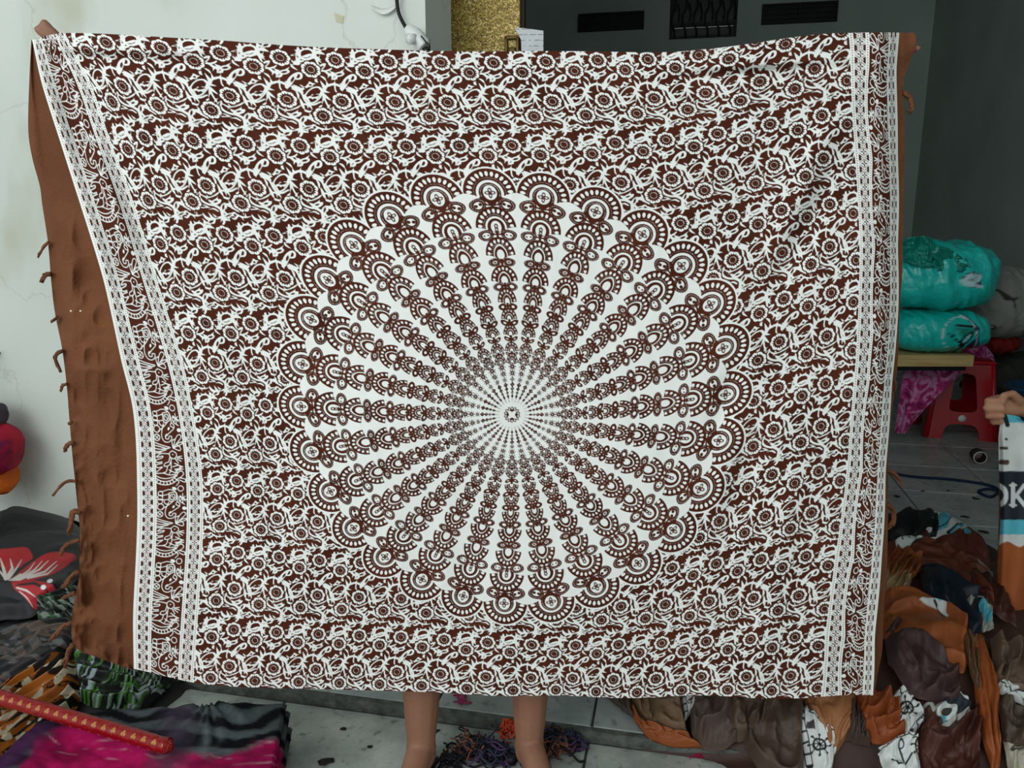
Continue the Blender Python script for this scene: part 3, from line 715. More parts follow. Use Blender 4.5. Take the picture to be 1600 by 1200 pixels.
# paper slip
def paper_print():
    m, nt, b = nodes_of('printed_paper_slip')
    tc = N(nt, 'ShaderNodeTexCoord'); sx = N(nt, 'ShaderNodeSeparateXYZ'); nt.links.new(tc.outputs['Object'], sx.inputs[0])
    w = N(nt, 'ShaderNodeMath', operation='PINGPONG'); w.inputs[1].default_value = 0.009; nt.links.new(sx.outputs[2], w.inputs[0])
    lt = N(nt, 'ShaderNodeMath', operation='LESS_THAN'); lt.inputs[1].default_value = 0.0012; nt.links.new(w.outputs[0], lt.inputs[0])
    nz = N(nt, 'ShaderNodeTexNoise'); nz.inputs['Scale'].default_value = 90; nt.links.new(tc.outputs['Object'], nz.inputs['Vector'])
    gt = N(nt, 'ShaderNodeMath', operation='GREATER_THAN'); gt.inputs[1].default_value = 0.48; nt.links.new(nz.outputs[0], gt.inputs[0])
    mu = N(nt, 'ShaderNodeMath', operation='MULTIPLY'); nt.links.new(lt.outputs[0], mu.inputs[0]); nt.links.new(gt.outputs[0], mu.inputs[1])
    mx = N(nt, 'ShaderNodeMix', data_type='RGBA'); mx.inputs[6].default_value = (*srgb(228, 232, 236), 1); mx.inputs[7].default_value = (*srgb(130, 134, 140), 1)
    nt.links.new(mu.outputs[0], mx.inputs[0]); nt.links.new(mx.outputs[2], b.inputs['Base Color']); b.inputs['Roughness'].default_value = 0.6
    return m
M_paper = paper_print()
BP = BG - 0.012
P = [on_b(804, 43, BP), on_b(820, 44, BP), on_b(849, 48, BP + 0.01), on_b(849, 90, BP + 0.02), on_b(815, 88, BP), on_b(814, 62, BP)]
o = link('paper_slip', mesh_from(P, [(0, 1, 5), (1, 2, 3, 4, 5)]), M_paper, None, False); solid(o, 0.0006)
tag(o, 'white printed paper slip stuck at the edge of the gold glitter door', 'paper')

# lead with lamp holder on the white wall
M_black = plain('black_rubber', srgb(14, 14, 15), rough=0.5)
M_white = plain('white_plastic', srgb(226, 230, 226), rough=0.35, var=0.04, spec=0.5)
M_shade = plain('dark_plastic', srgb(40, 42, 42), rough=0.5)
cab = empty('socket_lead', on_b(650, 60, B_WALL)); tag(cab, 'white socket on a black lead hanging on the white wall', 'socket')
wp = lambda x, y, off=0.025: tuple(on_b(x, y, B_WALL - off))
pts = spline([wp(618, -40), wp(620, 0), wp(623, 20), wp(630, 36), wp(637, 47)], 6)
MB().tube(pts, 0.0055, 8).build('lead', M_black, cab)
m = MB(); m.tube(spline([wp(636, 45, .03), wp(643, 50, .032), wp(652, 58, .034), wp(660, 68, .034), wp(664, 73, .034)], 4), [0.014, .016, .018, .019, .02, .021, .022, .022, .022, .022, .022, .022, .022, .022, .022, .022, .020], 14)
sk = m.build('socket', M_white, cab)
m = MB(); m.tube([wp(640, 61, .05), wp(647, 61, .062)], [0.016, 0.015], 14); m.build('socket_cup', M_white, cab)
m = MB(); m.tube([wp(658, 56, .058), wp(669, 70, .058)], 0.0022, 6); m.build('seam', M_shade, cab)
m = MB(); m.tube([wp(671, 62, .012), wp(671, 84, .012)], 0.003, 6); m.build('clip', M_shade, cab)
m = MB(); m.tube([wp(664, 74, .034), wp(668, 84, .03)], 0.009, 8); m.build('prong', M_shade, cab)
# bits of tape and peeling paint
M_tape = plain('yellowed_tape', srgb(196, 194, 160), rough=0.4, var=0.1)
def wall_quad(name, pts, mat, label, cat, off=0.002):
    o = link(name, mesh_from([on_b(x, y, B_WALL - off) for x, y in pts], [tuple(range(len(pts)))]), mat, None, False); solid(o, 0.0012)
    return tag(o, label, cat)
wall_quad('tape_scrap', [(522, 20), (537, 25), (535, 37), (525, 34)], M_tape, 'small yellowed tape scrap stuck on the white wall', 'tape')
M_peel = plain('peeling_paint_curl', srgb(232, 234, 228), rough=0.6, var=0.05)
P = np.zeros((5, 12, 3))
for j in range(5):
    for i in range(12):
        s = i / 11; x = 580 + 39 * s; y = 8 + 6 * math.sin(s * math.pi) + j * 2.2 * math.sin(math.pi * (0.12 + 0.76 * s))
        P[j, i] = on_b(x, y, B_WALL - 0.003 - 0.012 * math.sin(j / 4 * math.pi * 0.5))
o = link('paint_curl', grid_mesh(P), M_peel); solid(o, 0.001); tag(o, 'curl of white paint peeling from the wall beside the black lead', 'paint flake')

# ------------------------------------------------------------------ the held sarong
def tps(src, dst, lam):
    src = np.array(src, float); dst = np.array(dst, float); n = len(src)
    s = 1 / 300.0; A = src * s
    d2 = ((A[:, None] - A[None]) ** 2).sum(-1); K = 0.5 * d2 * np.log(d2 + 1e-12) + lam * np.eye(n)
    Q = np.concatenate([np.ones((n, 1)), A], 1)
    L = np.zeros((n + 3, n + 3)); L[:n, :n] = K; L[:n, n:] = Q; L[n:, :n] = Q.T
    sol = np.linalg.solve(L, np.concatenate([dst, np.zeros((3, 2))]))
    def f(u, v):
        u = np.asarray(u) * s; v = np.asarray(v) * s
        out = np.stack([sol[n, k] + sol[n + 1, k] * u + sol[n + 2, k] * v for k in (0, 1)], -1)
        for i in range(n):
            d2 = (u - A[i, 0]) ** 2 + (v - A[i, 1]) ** 2
            out += (0.5 * d2 * np.log(d2 + 1e-12))[..., None] * sol[i]
        return out
    return f
FL = {0: (765.7, 301.7), -1: (684, 311.7), -2: (611.7, 339.3), -3: (553.3, 383.3), -4: (513.3, 437.7), -5: (487.3, 499.3), -6: (473.3, 569.3), -7: (471, 635),
      -8: (488.3, 706), -9: (516.7, 767.7), -10: (552.7, 825), -11: (601.7, 870), -12: (659.3, 905), -13: (724, 931), -14: (787.7, 942.3), 1: (849, 309),
      2: (930.7, 331), 3: (1003.3, 366.7), 4: (1064.3, 416), 5: (1109.3, 476.7), 6: (1129.3, 544.3), 7: (1133.3, 616.7), 8: (1122.7, 688.3), 9: (1093.3, 763.3),
      10: (1051.7, 828.3), 11: (996.7, 880), 12: (931.7, 916), 13: (861, 940)}
src, dst = [(0, 0)], [(800, 648)]
for k, p in FL.items():
    t = k * 2 * math.pi / 28
    src.append((322 * math.sin(t), -322 * math.cos(t))); dst.append(p)
for k in range(0, 28, 2):            # inner ring, where the spokes are even
    t = k * 2 * math.pi / 28; sx = 1.0; sy = 1.06 if math.cos(t) > 0 else 0.93
    src.append((86 * math.sin(t), -86 * math.cos(t))); dst.append((800 + 88 * math.sin(t) * sx, 648 - 86 * math.cos(t) * sy))
row = lambda r: (r - 7) * TH
for r, x, y in ((-.67, 1325, 55), (0, 1328, 103), (2, 1335, 247), (4, 1342, 385), (6, 1338, 525), (7, 1333, 598), (9, 1322, 735), (11, 1304, 868), (13, 1288, 994), (14.6, 1281, 1092)):
    src.append((513, row(r))); dst.append((x, y))
for r, x, y in ((-.67, 1405, 51), (0, 1401, 103), (2, 1403, 247), (4, 1403, 385), (6, 1401, 525), (7, 1394, 598), (9, 1384, 735), (11, 1378, 868), (13, 1367, 994), (14.6, 1364, 1088)):
    src.append((620, row(r))); dst.append((x, y))
_in = dict(zip([p[1] for p in src[-20:-10]], dst[-20:-10])); _ou = dict(zip([p[1] for p in src[-10:]], dst[-10:]))
for v_ in list(_in):                 # the border narrows towards the edge that turns away
    for (u_, f_) in ((540, 0.41), (589, 0.80)):
        src.append((u_, v_)); dst.append((_in[v_][0] + f_ * (_ou[v_][0] - _in[v_][0]), _in[v_][1] + f_ * (_ou[v_][1] - _in[v_][1])))
for r, x, y in ((-1.1, 104, 56), (0, 143, 133), (1, 171, 214), (2, 200, 290), (4, 245, 435), (6, 287, 570), (7, 300, 630), (9, 317, 750), (11, 317, 858), (13, 309, 978), (14.5, 303, 1067)):
    src.append((-513, row(r))); dst.append((x, y))
for r, x, y in ((-1.1, 50, 62), (0, 66, 133), (1, 92, 215), (2, 116, 290), (4, 161, 435), (6, 191, 570), (7, 206, 630), (9, 214, 750), (11, 213, 855), (13, 208, 960), (14.5, 209, 1045)):
    src.append((-620, row(r))); dst.append((x, y))
for (u, r, x, y) in ((469 - 71 * 10, -1, 437.5, 90), (469 - 71 * 6, -1, 771, 98), (469 - 71 * 4, -1, 934, 94), (469 - 71 * 2, -1, 1092, 86)):
    src.append((u, row(r))); dst.append((x, y))
for (u, r, x, y) in ((-340, 14.45, 470, 1074), (-150, 14.45, 640, 1079), (40, 14.45, 830, 1087), (230, 14.5, 1000, 1091), (400, 14.55, 1170, 1093)):
    src.append((u, row(r))); dst.append((x, y))
WARP = tps(src, dst, 0.0006)
def v_top(u): return row(np.interp(u, [-620, -300, 100, 330, 513, 620], [-1.1, -1.3, -1.26, -1.12, -0.72, -0.67]))
def v_bot(u): return row(np.interp(u, [-620, 300, 620], [14.5, 14.45, 14.6]))
D_CLOTH = 1.48
FOLDS = [  # pixel line, width, height in metres (+ towards the viewer)
    (1330, 210, 1150, 560, 26, -0.016), (1310, 180, 1210, 420, 22, 0.010), (1270, 260, 1130, 620, 24, 0.010), (1195, 420, 1110, 700, 20, -0.009),
    (1240, 520, 1090, 960, 24, -0.008), (1250, 700, 1180, 1060, 26, 0.009), (1150, 640, 1085, 1000, 22, 0.007), (1350, 300, 1330, 700, 18, 0.005),
    (1360, 90, 1010, 110, 10, 0.009), (1330, 100, 1060, 124, 9, -0.008), (70, 72, 330, 82, 9, 0.007), (80, 88, 300, 100, 9, -0.006),
    (75, 80, 200, 470, 12, -0.014), (110, 120, 235, 480, 14, 0.010), (180, 420, 260, 760, 16, -0.008), (62, 70, 450, 320, 22, 0.006), (65, 70, 330, 560, 24, -0.006),
    (1390, 70, 1200, 330, 22, 0.006), (480, 700, 520, 1040, 22, -0.005), (560, 620, 640, 960, 18, 0.003), (700, 620, 690, 1040, 16, 0.003), (1000, 620, 1060, 760, 14, -0.004),
    (980, 420, 1000, 560, 10, 0.002), (860, 420, 870, 560, 8, 0.0015), (990, 560, 985, 720, 8, -0.0015), (560, 480, 560, 720, 8, 0.0012), (780, 760, 770, 930, 8, 0.0012), (300, 420, 420, 900, 26, 0.005), (380, 500, 470, 980, 26, -0.005)]
def cloth_depth(x, y):
    z = np.zeros(x.shape)
    for (x0, y0, x1, y1, w, h) in FOLDS:
        vx, vy = x1 - x0, y1 - y0
        t = ((x - x0) * vx + (y - y0) * vy) / (vx * vx + vy * vy); tc_ = np.clip(t, 0, 1)
        dd = np.hypot(x - x0 - tc_ * vx, y - y0 - tc_ * vy)
        wob = 1 + 0.35 * np.sin(t * 9 + x0)
        z += h * np.exp(-(dd / (w * 0.9)) ** 2) * np.clip(np.sin(np.clip(t, 0, 1) * math.pi), 0, 1) ** 0.6 * wob
    big = 0.010 * vnoise(x / 210.0, y / 330.0, 3) + 0.004 * vnoise(x / 90.0, y / 150.0, 4) * (0.4 + smooth((x - 900) / 350))
    fine = 0.0008 * ridged(x / 46.0, y / 60.0, 11, 2) + 0.0004 * vnoise(x / 14.0, y / 17.0, 17)
    edge_r = smooth((x - 1358) / 55.0) ** 2 * 0.05               # the edge turns away at the right
    edge_l = smooth((150 + (y - 60) * 0.13 - x) / 130.0) * 0.012
    return D_CLOTH - z - big - fine + edge_r + edge_l
nu, nv = 950, 790
U1 = np.linspace(-620, 620, nu); tt = np.linspace(0, 1, nv)
UU = np.broadcast_to(U1, (nv, nu)); VV = v_top(U1)[None] * (1 - tt[:, None]) + v_bot(U1)[None] * tt[:, None]
XY = WARP(UU, VV)
INK = sarong_print(UU.copy(), VV.copy())
PX, PY = XY[..., 0], XY[..., 1]
PY = PY + 2.2 * np.sin(PX / 37.0) * smooth((tt[:, None] - 0.9) / 0.1) * smooth((PX - 600) / 300)
CP = pt(PX, PY, cloth_depth(PX, PY))
def sarong_cloth():
    m, nt, b = nodes_of('block_printed_cotton')
    at = N(nt, 'ShaderNodeAttribute', attribute_name='ink')
    mr = N(nt, 'ShaderNodeMapRange', interpolation_type='SMOOTHSTEP'); mr.inputs['From Min'].default_value = -0.5; mr.inputs['From Max'].default_value = 0.5
    nt.links.new(at.outputs['Fac'], mr.inputs['Value'])
    tc = N(nt, 'ShaderNodeTexCoord')
    nz = N(nt, 'ShaderNodeTexNoise'); nz.inputs['Scale'].default_value = 14; nz.inputs['Detail'].default_value = 5
    nt.links.new(tc.outputs['Object'], nz.inputs['Vector'])
    br = ramp(nt, nz.outputs[0], [(0.3, srgb(70, 31, 19)), (0.7, srgb(88, 42, 26))])
    mx = N(nt, 'ShaderNodeMix', data_type='RGBA'); mx.inputs[7].default_value = (*srgb(244, 245, 240), 1)
    mx.clamp_factor = True
    nt.links.new(mr.outputs[0], mx.inputs[0]); nt.links.new(br, mx.inputs[6]); nt.links.new(mx.outputs[2], b.inputs['Base Color'])
    b.inputs['Roughness'].default_value = 0.85; b.inputs['Specular IOR Level'].default_value = 0.12
    tr = N(nt, 'ShaderNodeBsdfTranslucent'); nt.links.new(mx.outputs[2], tr.inputs['Color'])
    ms = N(nt, 'ShaderNodeMixShader'); ms.inputs[0].default_value = 0.12
    nt.links.new(b.outputs[0], ms.inputs[1]); nt.links.new(tr.outputs[0], ms.inputs[2])
    nt.links.new(ms.outputs[0], nt.nodes['Material Output'].inputs[0])
    weave_bump(nt, b, 1200, 0.12)
    return m
M_sarong = sarong_cloth()
sar = empty('sarong', (0, D_CLOTH, 0.24))
tag(sar, 'large brown and white block-printed sarong with round mandala held up by its corners', 'sarong')
me = grid_mesh(CP); add_float(me, 'ink', np.clip(-INK, -3, 3))
link('printed_cloth', me, M_sarong, sar)

M_brown = plain('plain_brown_cotton', srgb(106, 65, 41), rough=0.8, var=0.14, scale=9, bump=0.25, bscale=160, spec=0.15)
def strip(name, inner, outer, ny, nx, depth, crumple, seed):
    """plain cloth between two pixel outlines given as functions of t"""
    t = np.linspace(0, 1, ny); A = along(inner, t); B = along(outer, t)
    s = np.linspace(0, 1, nx)[None, :, None]
    Q = A[:, None] * (1 - s) + B[:, None] * s
    x, y = Q[..., 0], Q[..., 1]; sg = s[..., 0] + 0 * x
    cr = crumple(x, y, sg)
    return link(name, grid_mesh(pt(x, y, depth(x, y, sg) - cr)), M_brown, sar)
eL = XY[:, 0]; eR = XY[:, -1]
inn = [tuple(eL[int(k)] + np.array([4, 0])) for k in np.linspace(0, nv - 1, 24)]
out = [(49, 62), (46, 120), (44, 200), (50, 245), (62, 290), (66, 320), (75, 380), (80, 440), (86, 490), (97, 545), (104, 600), (108, 650), (112, 700), (118, 760), (122, 800), (125, 830),
       (124, 870), (123, 905), (117, 935), (112, 965), (113, 1000), (122, 1015), (160, 1030), (208, 1047)]
def edge_fix(x, y): return smooth((150 + (y - 60) * 0.13 - x) / 130.0) * 0.012
strip('plain_margin', inn, out, 320, 60, lambda x, y, s: D_CLOTH + 0.014 + 0.02 * s + edge_fix(x, y),
      lambda x, y, s: (0.010 * ridged(x / 34, y / 62, 21, 2) * smooth(s * 2.2) * smooth((y - 230) / 250) + 0.007 * np.sin(s * 9 + y / 160 + 2 * vnoise(x / 60, y / 90, 5)) * s + 0.0060 * ridged(x / 17, y / 24, 25, 2) * smooth((s - 0.45) * 3) * smooth((y - 560) / 250)), 3)
inn = [tuple(eR[int(k)] - np.array([5, 0])) for k in np.linspace(0, nv - 1, 24)]
out = [(1428, 51), (1432, 62), (1428, 80), (1416, 112), (1410, 135), (1413, 190), (1413, 260), (1411, 330), (1410, 420), (1406, 480), (1404, 540), (1402, 575), (1398, 610), (1392, 660), (1388, 720),
       (1388, 780), (1387, 840), (1386, 890), (1382, 940), (1380, 985), (1378, 1020), (1372, 1050), (1368, 1075), (1364, 1089)]
strip('plain_margin', inn, out, 220, 14, lambda x, y, s: D_CLOTH + 0.055 + 0.01 * s, lambda x, y, s: 0.005 * np.sin(y / 13.0 + s * 3) * smooth((140 - y) / 60) * s + 0.003 * ridged(x / 20, y / 50, 31, 2), 5)
# small white buttons of lint on the margin
M_fringe = plain('frayed_brown_thread', srgb(112, 70, 44), rough=0.9, var=0.25, scale=40, bump=0.6, bscale=300)
def tassel(path, w0, seed, dep=D_CLOTH + 0.035):
    rnd = random.Random(seed); P = spline(path, 5); n = len(P)
    m = MB()
    for s in range(7):
        ph = rnd.uniform(0, 6.28); k = rnd.uniform(0.1, 0.7) * w0; end = n if s < 3 else rnd.randint(max(3, int(n * 0.55)), n)
        pts, rs = [], []
        for i in range(end):
            f = i / (n - 1)
            a = ph + f * 6
            x = P[i][0] + math.cos(a) * k * (0.5 + 0.8 * f); y = P[i][1] + math.sin(a) * k * (0.5 + 0.8 * f)
            pts.append(pt(x, y, dep + 0.004 * math.sin(a + s))); rs.append((0.0030 - 0.0012 * f) * w0 / 3.0)
        if len(pts) > 2: m.tube(pts, rs, 6)
    return m.build('tassel', M_fringe, sar)
for i, (p, w) in enumerate([([(76, 378), (68, 386), (62, 396), (60, 402)], 2.4), ([(79, 428), (70, 430), (64, 440)], 3.6), ([(89, 495), (84, 500), (80, 504)], 2.4), ([(98, 548), (90, 552), (86, 562), (95, 580)], 3.2),
                            ([(104, 600), (98, 602), (94, 610)], 2.6), ([(112, 660), (108, 662)], 2.4), ([(114, 692), (106, 694), (101, 706)], 3.6), ([(119, 752), (105, 752), (92, 762), (83, 774)], 3.0),
                            ([(125, 800), (114, 800), (110, 818), (106, 834)], 4.2), ([(124, 843), (110, 848), (99, 858), (93, 866)], 3.8), ([(122, 893), (112, 900), (103, 914), (98, 918)], 4.0),
                            ([(117, 926), (108, 930), (98, 934)], 3.6), ([(112, 972), (98, 980), (86, 992), (78, 1000)], 3.8), ([(113, 1008), (106, 1020), (100, 1040)], 4.6),
                            ([(1412, 145), (1420, 152), (1424, 166), (1420, 176)], 4.0), ([(1393, 590), (1399, 598), (1398, 612)], 2.8), ([(1385, 735), (1394, 738), (1404, 748), (1412, 758)], 3.4), ([(1386, 788), (1394, 796), (1396, 812), (1390, 826)], 4.2)]):
    tassel(p, w, i, D_CLOTH + (0.035 if p[0][0] < 800 else 0.065))
M_lint = plain('white_lint', srgb(236, 226, 196), rough=0.9)
for (x, y) in ((200, 806), (111, 486), (126, 486)):
    MB().sphere(pt(x, y, D_CLOTH + 0.0), 0.0022, 1).build('lint_speck', M_lint, sar)
# ------------------------------------------------------------------ people
M_skin = plain('brown_skin', srgb(138, 97, 75), rough=0.55, var=0.08, scale=12, bump=0.08, bscale=120, spec=0.35)
M_skin2 = plain('light_brown_skin', srgb(166, 120, 92), rough=0.55, var=0.08, scale=12, bump=0.08, bscale=120, spec=0.35)
M_hair = plain('black_hair', srgb(22, 18, 16), rough=0.5, var=0.3, scale=60, bump=0.5, bscale=200)
M_shirt = plain('dark_cotton_shirt', srgb(52, 56, 66), rough=0.85, bump=0.2, bscale=60)
M_short = plain('black_shorts', srgb(30, 30, 34), rough=0.85, bump=0.2, bscale=60)
def blob(parts, name, mat, parent, voxel=0.006, it=4):
    """one continuous skin over swept spheres: parts = [(p0, r0, p1, r1), ...] with r a number or three radii"""
    m = MB()
    for (p0, r0, p1, r1) in parts:
        p0, p1 = Vector(p0), Vector(p1)
        r0 = Vector((r0,) * 3) if not hasattr(r0, '__len__') else Vector(r0); r1 = Vector((r1,) * 3) if not hasattr(r1, '__len__') else Vector(r1)
        n = max(2, int((p1 - p0).length / (0.45 * min(min(r0), min(r1)))) + 1)
        for i in range(n):
            t = i / (n - 1); m.sphere(p0.lerp(p1, t), tuple(r0.lerp(r1, t)), 2)
    o = m.build(name, None, None)
    md = o.modifiers.new('r', 'REMESH'); md.mode = 'VOXEL'; md.voxel_size = voxel
    sm = o.modifiers.new('s', 'SMOOTH'); sm.factor = 0.5; sm.iterations = it
    dg = bpy.context.evaluated_depsgraph_get(); me = bpy.data.meshes.new_from_object(o.evaluated_get(dg))
    bpy.data.objects.remove(o)
    return link(name, me, mat, parent)
def leg(hip, knee, ank, toe, foot_r=0.034):
    L = [(hip, 0.082, knee, 0.054), (knee, 0.052, tuple(np.array(knee) * 0.62 + np.array(ank) * 0.38 + np.array((0, 0.012, 0))), 0.053),
         (tuple(np.array(knee) * 0.62 + np.array(ank) * 0.38 + np.array((0, 0.012, 0))), 0.053, ank, 0.033), (ank, 0.034, (ank[0], ank[1] + 0.012, ank[2] - 0.03), 0.034)]
    heel = np.array((ank[0], ank[1] + 0.03, 0.03)); ball = np.array(toe)
    L += [(tuple(heel), 0.028, tuple(np.array((ank[0], ank[1], ank[2] - 0.02))), 0.034), (tuple(heel), 0.028, tuple(ball * 0.7 + heel * 0.3 + np.array((0, 0, 0.006))), 0.030),
          (ank, 0.032, tuple(ball * 0.75 + heel * 0.25 + np.array((0, 0, 0.012))), 0.026)]
    d = ball - heel; d[2] = 0; d /= np.linalg.norm(d); sd = np.array((-d[1], d[0], 0))
    inner = 1 if ank[0] < hip[0] + 10 else -1
    for k in range(5):
        off = (k - 2) * 0.0165
        b = ball + sd * off + np.array((0, 0, -0.012)); r = 0.0125 if k in (0,) else 0.0088
        L.append((tuple(ball * 0.8 + heel * 0.2 + sd * off * 0.9), 0.020, tuple(b), r + 0.004))
        L.append((tuple(b), r + 0.002, tuple(b + d * (0.034 - 0.004 * k)), r))
    L += [((ank[0] - 0.024, ank[1], ank[2] - 0.006), 0.012, (ank[0] + 0.024, ank[1], ank[2]), 0.012)]
    return L
def arm(sh, el, wr):
    return [(sh, 0.050, tuple(np.array(sh) * .5 + np.array(el) * .5), 0.042), (tuple(np.array(sh) * .5 + np.array(el) * .5), 0.042, el, 0.034),
            (el, 0.036, tuple(np.array(el) * .7 + np.array(wr) * .3), 0.036), (tuple(np.array(el) * .7 + np.array(wr) * .3), 0.036, wr, 0.023)]
def torso(x, y, zs, zp):
    return [((x, y, zp), (0.145, 0.10, 0.10), (x, y, zp + 0.16), (0.115, 0.085, 0.09)), ((x, y, zp + 0.16), (0.115, 0.085, 0.09), (x, y, zs - 0.10), (0.135, 0.095, 0.10)),
            ((x - 0.12, y, zs - 0.01), 0.056, (x + 0.12, y, zs - 0.01), 0.056), ((x, y, zs), 0.055, (x, y - 0.01, zs + 0.09), 0.046)]
def head(x, y, z, R):
    """R turns the face from -Y"""
    t = lambda v: tuple(Vector((x, y, z)) + R @ Vector(v))
    H = [(t((0, 0.012, 0.02)), (0.068, 0.080, 0.082), t((0, 0, 0.0)), (0.066, 0.075, 0.08)), (t((0, -0.02, -0.03)), (0.055, 0.055, 0.06), t((0, -0.042, -0.075)), (0.026, 0.022, 0.02)),
         (t((0, -0.076, 0.012)), 0.007, t((0, -0.092, -0.022)), 0.010), (t((-0.012, -0.082, -0.024)), 0.006, t((0.012, -0.082, -0.024)), 0.006),
         (t((-0.016, -0.072, -0.052)), 0.007, t((0.016, -0.072, -0.052)), 0.007), (t((-0.07, 0.008, 0.012)), (0.008, 0.016, 0.022), t((-0.072, 0.012, -0.008)), (0.007, 0.012, 0.016)),
         (t((0.07, 0.008, 0.012)), (0.008, 0.016, 0.022), t((0.072, 0.012, -0.008)), (0.007, 0.012, 0.016))]
    return H, t
def hair_and_eyes(t, per):
    blob([(t((0, 0.02, 0.035)), (0.076, 0.084, 0.078), t((0, 0.035, 0.01)), (0.076, 0.07, 0.08)), (t((0, 0.055, -0.02)), (0.066, 0.045, 0.05), t((0, 0.065, -0.10)), (0.05, 0.03, 0.04))], 'hair', M_hair, per, 0.008, 3)
    me_ = plain('dark_eyes', srgb(40, 30, 26), rough=0.2)
    for s in (-1, 1): MB().sphere(t((s * 0.028, -0.066, 0.012)), (0.011, 0.008, 0.007), 2).build('eye', me_, per)

# the one who holds the sarong up, hidden behind it but for shins, feet and fingertips
PX0, PYB = -0.075, 1.70
per = empty('person', (PX0, PYB, 0)); tag(per, 'bare-legged person standing behind the sarong, holding it up by both corners', 'person')
def grip(c, R, up):
    """a hand closed on a cloth edge: palm at c, fingers bent over the top; R = +1 right hand, -1 left hand of the picture"""
    c = np.array(c); P = []
    P.append((tuple(c + (0, 0.010, -0.030)), (0.030, 0.016, 0.036), tuple(c + (R * -0.006, 0.006, 0.0)), (0.036, 0.015, 0.028)))
    for k, (dx, ln, r) in enumerate(((-0.028, 0.040, 0.0082), (-0.010, 0.046, 0.0086), (0.008, 0.043, 0.0084), (0.025, 0.033, 0.0074))):
        b = c + (dx, 0.004, 0.018); j = b + (up[0] * 0.6 + dx * 0.1, up[1] * 0.4, ln * 0.55); e = j + (up[0], up[1], ln * 0.45 * up[2])
        P += [(tuple(b), r + 0.001, tuple(j), r), (tuple(j), r, tuple(e), r * 0.85)]
    th = c + (-R * 0.034, -0.002, -0.022)
    P += [(tuple(c + (-R * 0.02, 0.004, -0.03)), 0.013, tuple(th), 0.011), (tuple(th), 0.0105, tuple(th + (-R * 0.004, -0.010, 0.030)), 0.0085)]
    return P
kl = fl(658, 1166, 0.075); kr = fl(827, 1160, 0.075)
an_l = (float(kl[0]), float(kl[1]), 0.075); an_r = (float(kr[0]), float(kr[1]), 0.075)
p_l = pt(659, 1082, an_l[1] + 0.02); p_r = pt(828, 1090, an_r[1] + 0.02)
kn_l = tuple(np.array(an_l) + (p_l - np.array(an_l)) * (0.345 / max(p_l[2] - 0.075, 0.05)) * np.array((1, 1, 1)))
kn_r = tuple(np.array(an_r) + (p_r - np.array(an_r)) * (0.345 / max(p_r[2] - 0.075, 0.05)) * np.array((1, 1, 1)))
kn_l = (kn_l[0], an_l[1] + 0.03, 0.42); kn_r = (kn_r[0], an_r[1] + 0.03, 0.42)
hl = pt(104, 110, D_CLOTH + 0.06); hr_ = pt(1402, 70, D_CLOTH + 0.10)
ZS, ZP = 1.21, 0.80
body = leg((PX0 - 0.085, PYB, ZP - 0.03), kn_l, an_l, (an_l[0] - 0.03, an_l[1] - 0.165, 0.028)) + leg((PX0 + 0.085, PYB, ZP - 0.03), kn_r, an_r, (an_r[0] + 0.045, an_r[1] - 0.16, 0.028))
body += torso(PX0, PYB, ZS, ZP)
Hd, tfun = head(PX0, PYB - 0.015, ZS + 0.185, Matrix.Rotation(0.1, 3, 'Z'))
body += Hd
wl = (hl[0] + 0.035, hl[1] + 0.03, hl[2] - 0.075); wr_ = (hr_[0] - 0.03, hr_[1] + 0.01, hr_[2] - 0.10)
body += arm((PX0 - 0.17, PYB, ZS), (PX0 - 0.42, PYB + 0.02, ZS + 0.09), wl) + [(wl, 0.023, (hl[0] + 0.01, hl[1] + 0.012, hl[2] - 0.045), 0.026)]
body += arm((PX0 + 0.17, PYB, ZS), (PX0 + 0.42, PYB + 0.02, ZS + 0.07), wr_) + [(wr_, 0.023, (hr_[0] - 0.005, hr_[1] + 0.005, hr_[2] - 0.07), 0.026)]
hp = lambda x, y, d=0.05: tuple(float(v) for v in pt(x, y, D_CLOTH + d))
body += [(hp(112, 128, .065), (0.026, 0.020, 0.024), hp(100, 92, .058), (0.026, 0.015, 0.022))]
for (b_, m_, t_, r) in ((hp(92, 84), hp(80, 65, .040), hp(59, 46, .034), .0086), (hp(98, 80), hp(88, 56, .042), hp(69, 36, .036), .0092), (hp(106, 80), hp(100, 66, .044), hp(92, 76, .030), .0084), (hp(113, 84), hp(110, 72, .044), hp(104, 82, .030), .0074)):
    body += [(b_, r + .001, m_, r), (m_, r, t_, r * 0.88)]
body += [(hp(118, 118, .062), .013, hp(108, 100, .036), .0105), (hp(108, 100, .036), .0105, hp(96, 88, .028), .009)]
body += grip((hr_[0] - 0.008, hr_[1], hr_[2] - 0.05), 1, (0.004, -0.022, 0.2))
blob(body, 'body', M_skin, per, 0.005, 3)
hair_and_eyes(tfun, per)
sh = [((PX0, PYB, ZP + 0.02), (0.160, 0.115, 0.06), (PX0, PYB, ZP + 0.16), (0.132, 0.102, 0.09)), ((PX0, PYB, ZP + 0.16), (0.132, 0.102, 0.09), (PX0, PYB, ZS - 0.10), (0.152, 0.112, 0.10)),
      ((PX0 - 0.13, PYB, ZS - 0.01), 0.066, (PX0 + 0.13, PYB, ZS - 0.01), 0.066)]
for s in (-1, 1): sh.append(((PX0 + s * 0.16, PYB, ZS), 0.064, (PX0 + s * 0.30, PYB + 0.01, ZS + 0.045), 0.058))
blob(sh, 'shirt', M_shirt, per, 0.008, 3)
st_ = [((PX0 - 0.06, PYB, ZP), (0.11, 0.112, 0.08), (PX0 + 0.06, PYB, ZP), (0.11, 0.112, 0.08))]
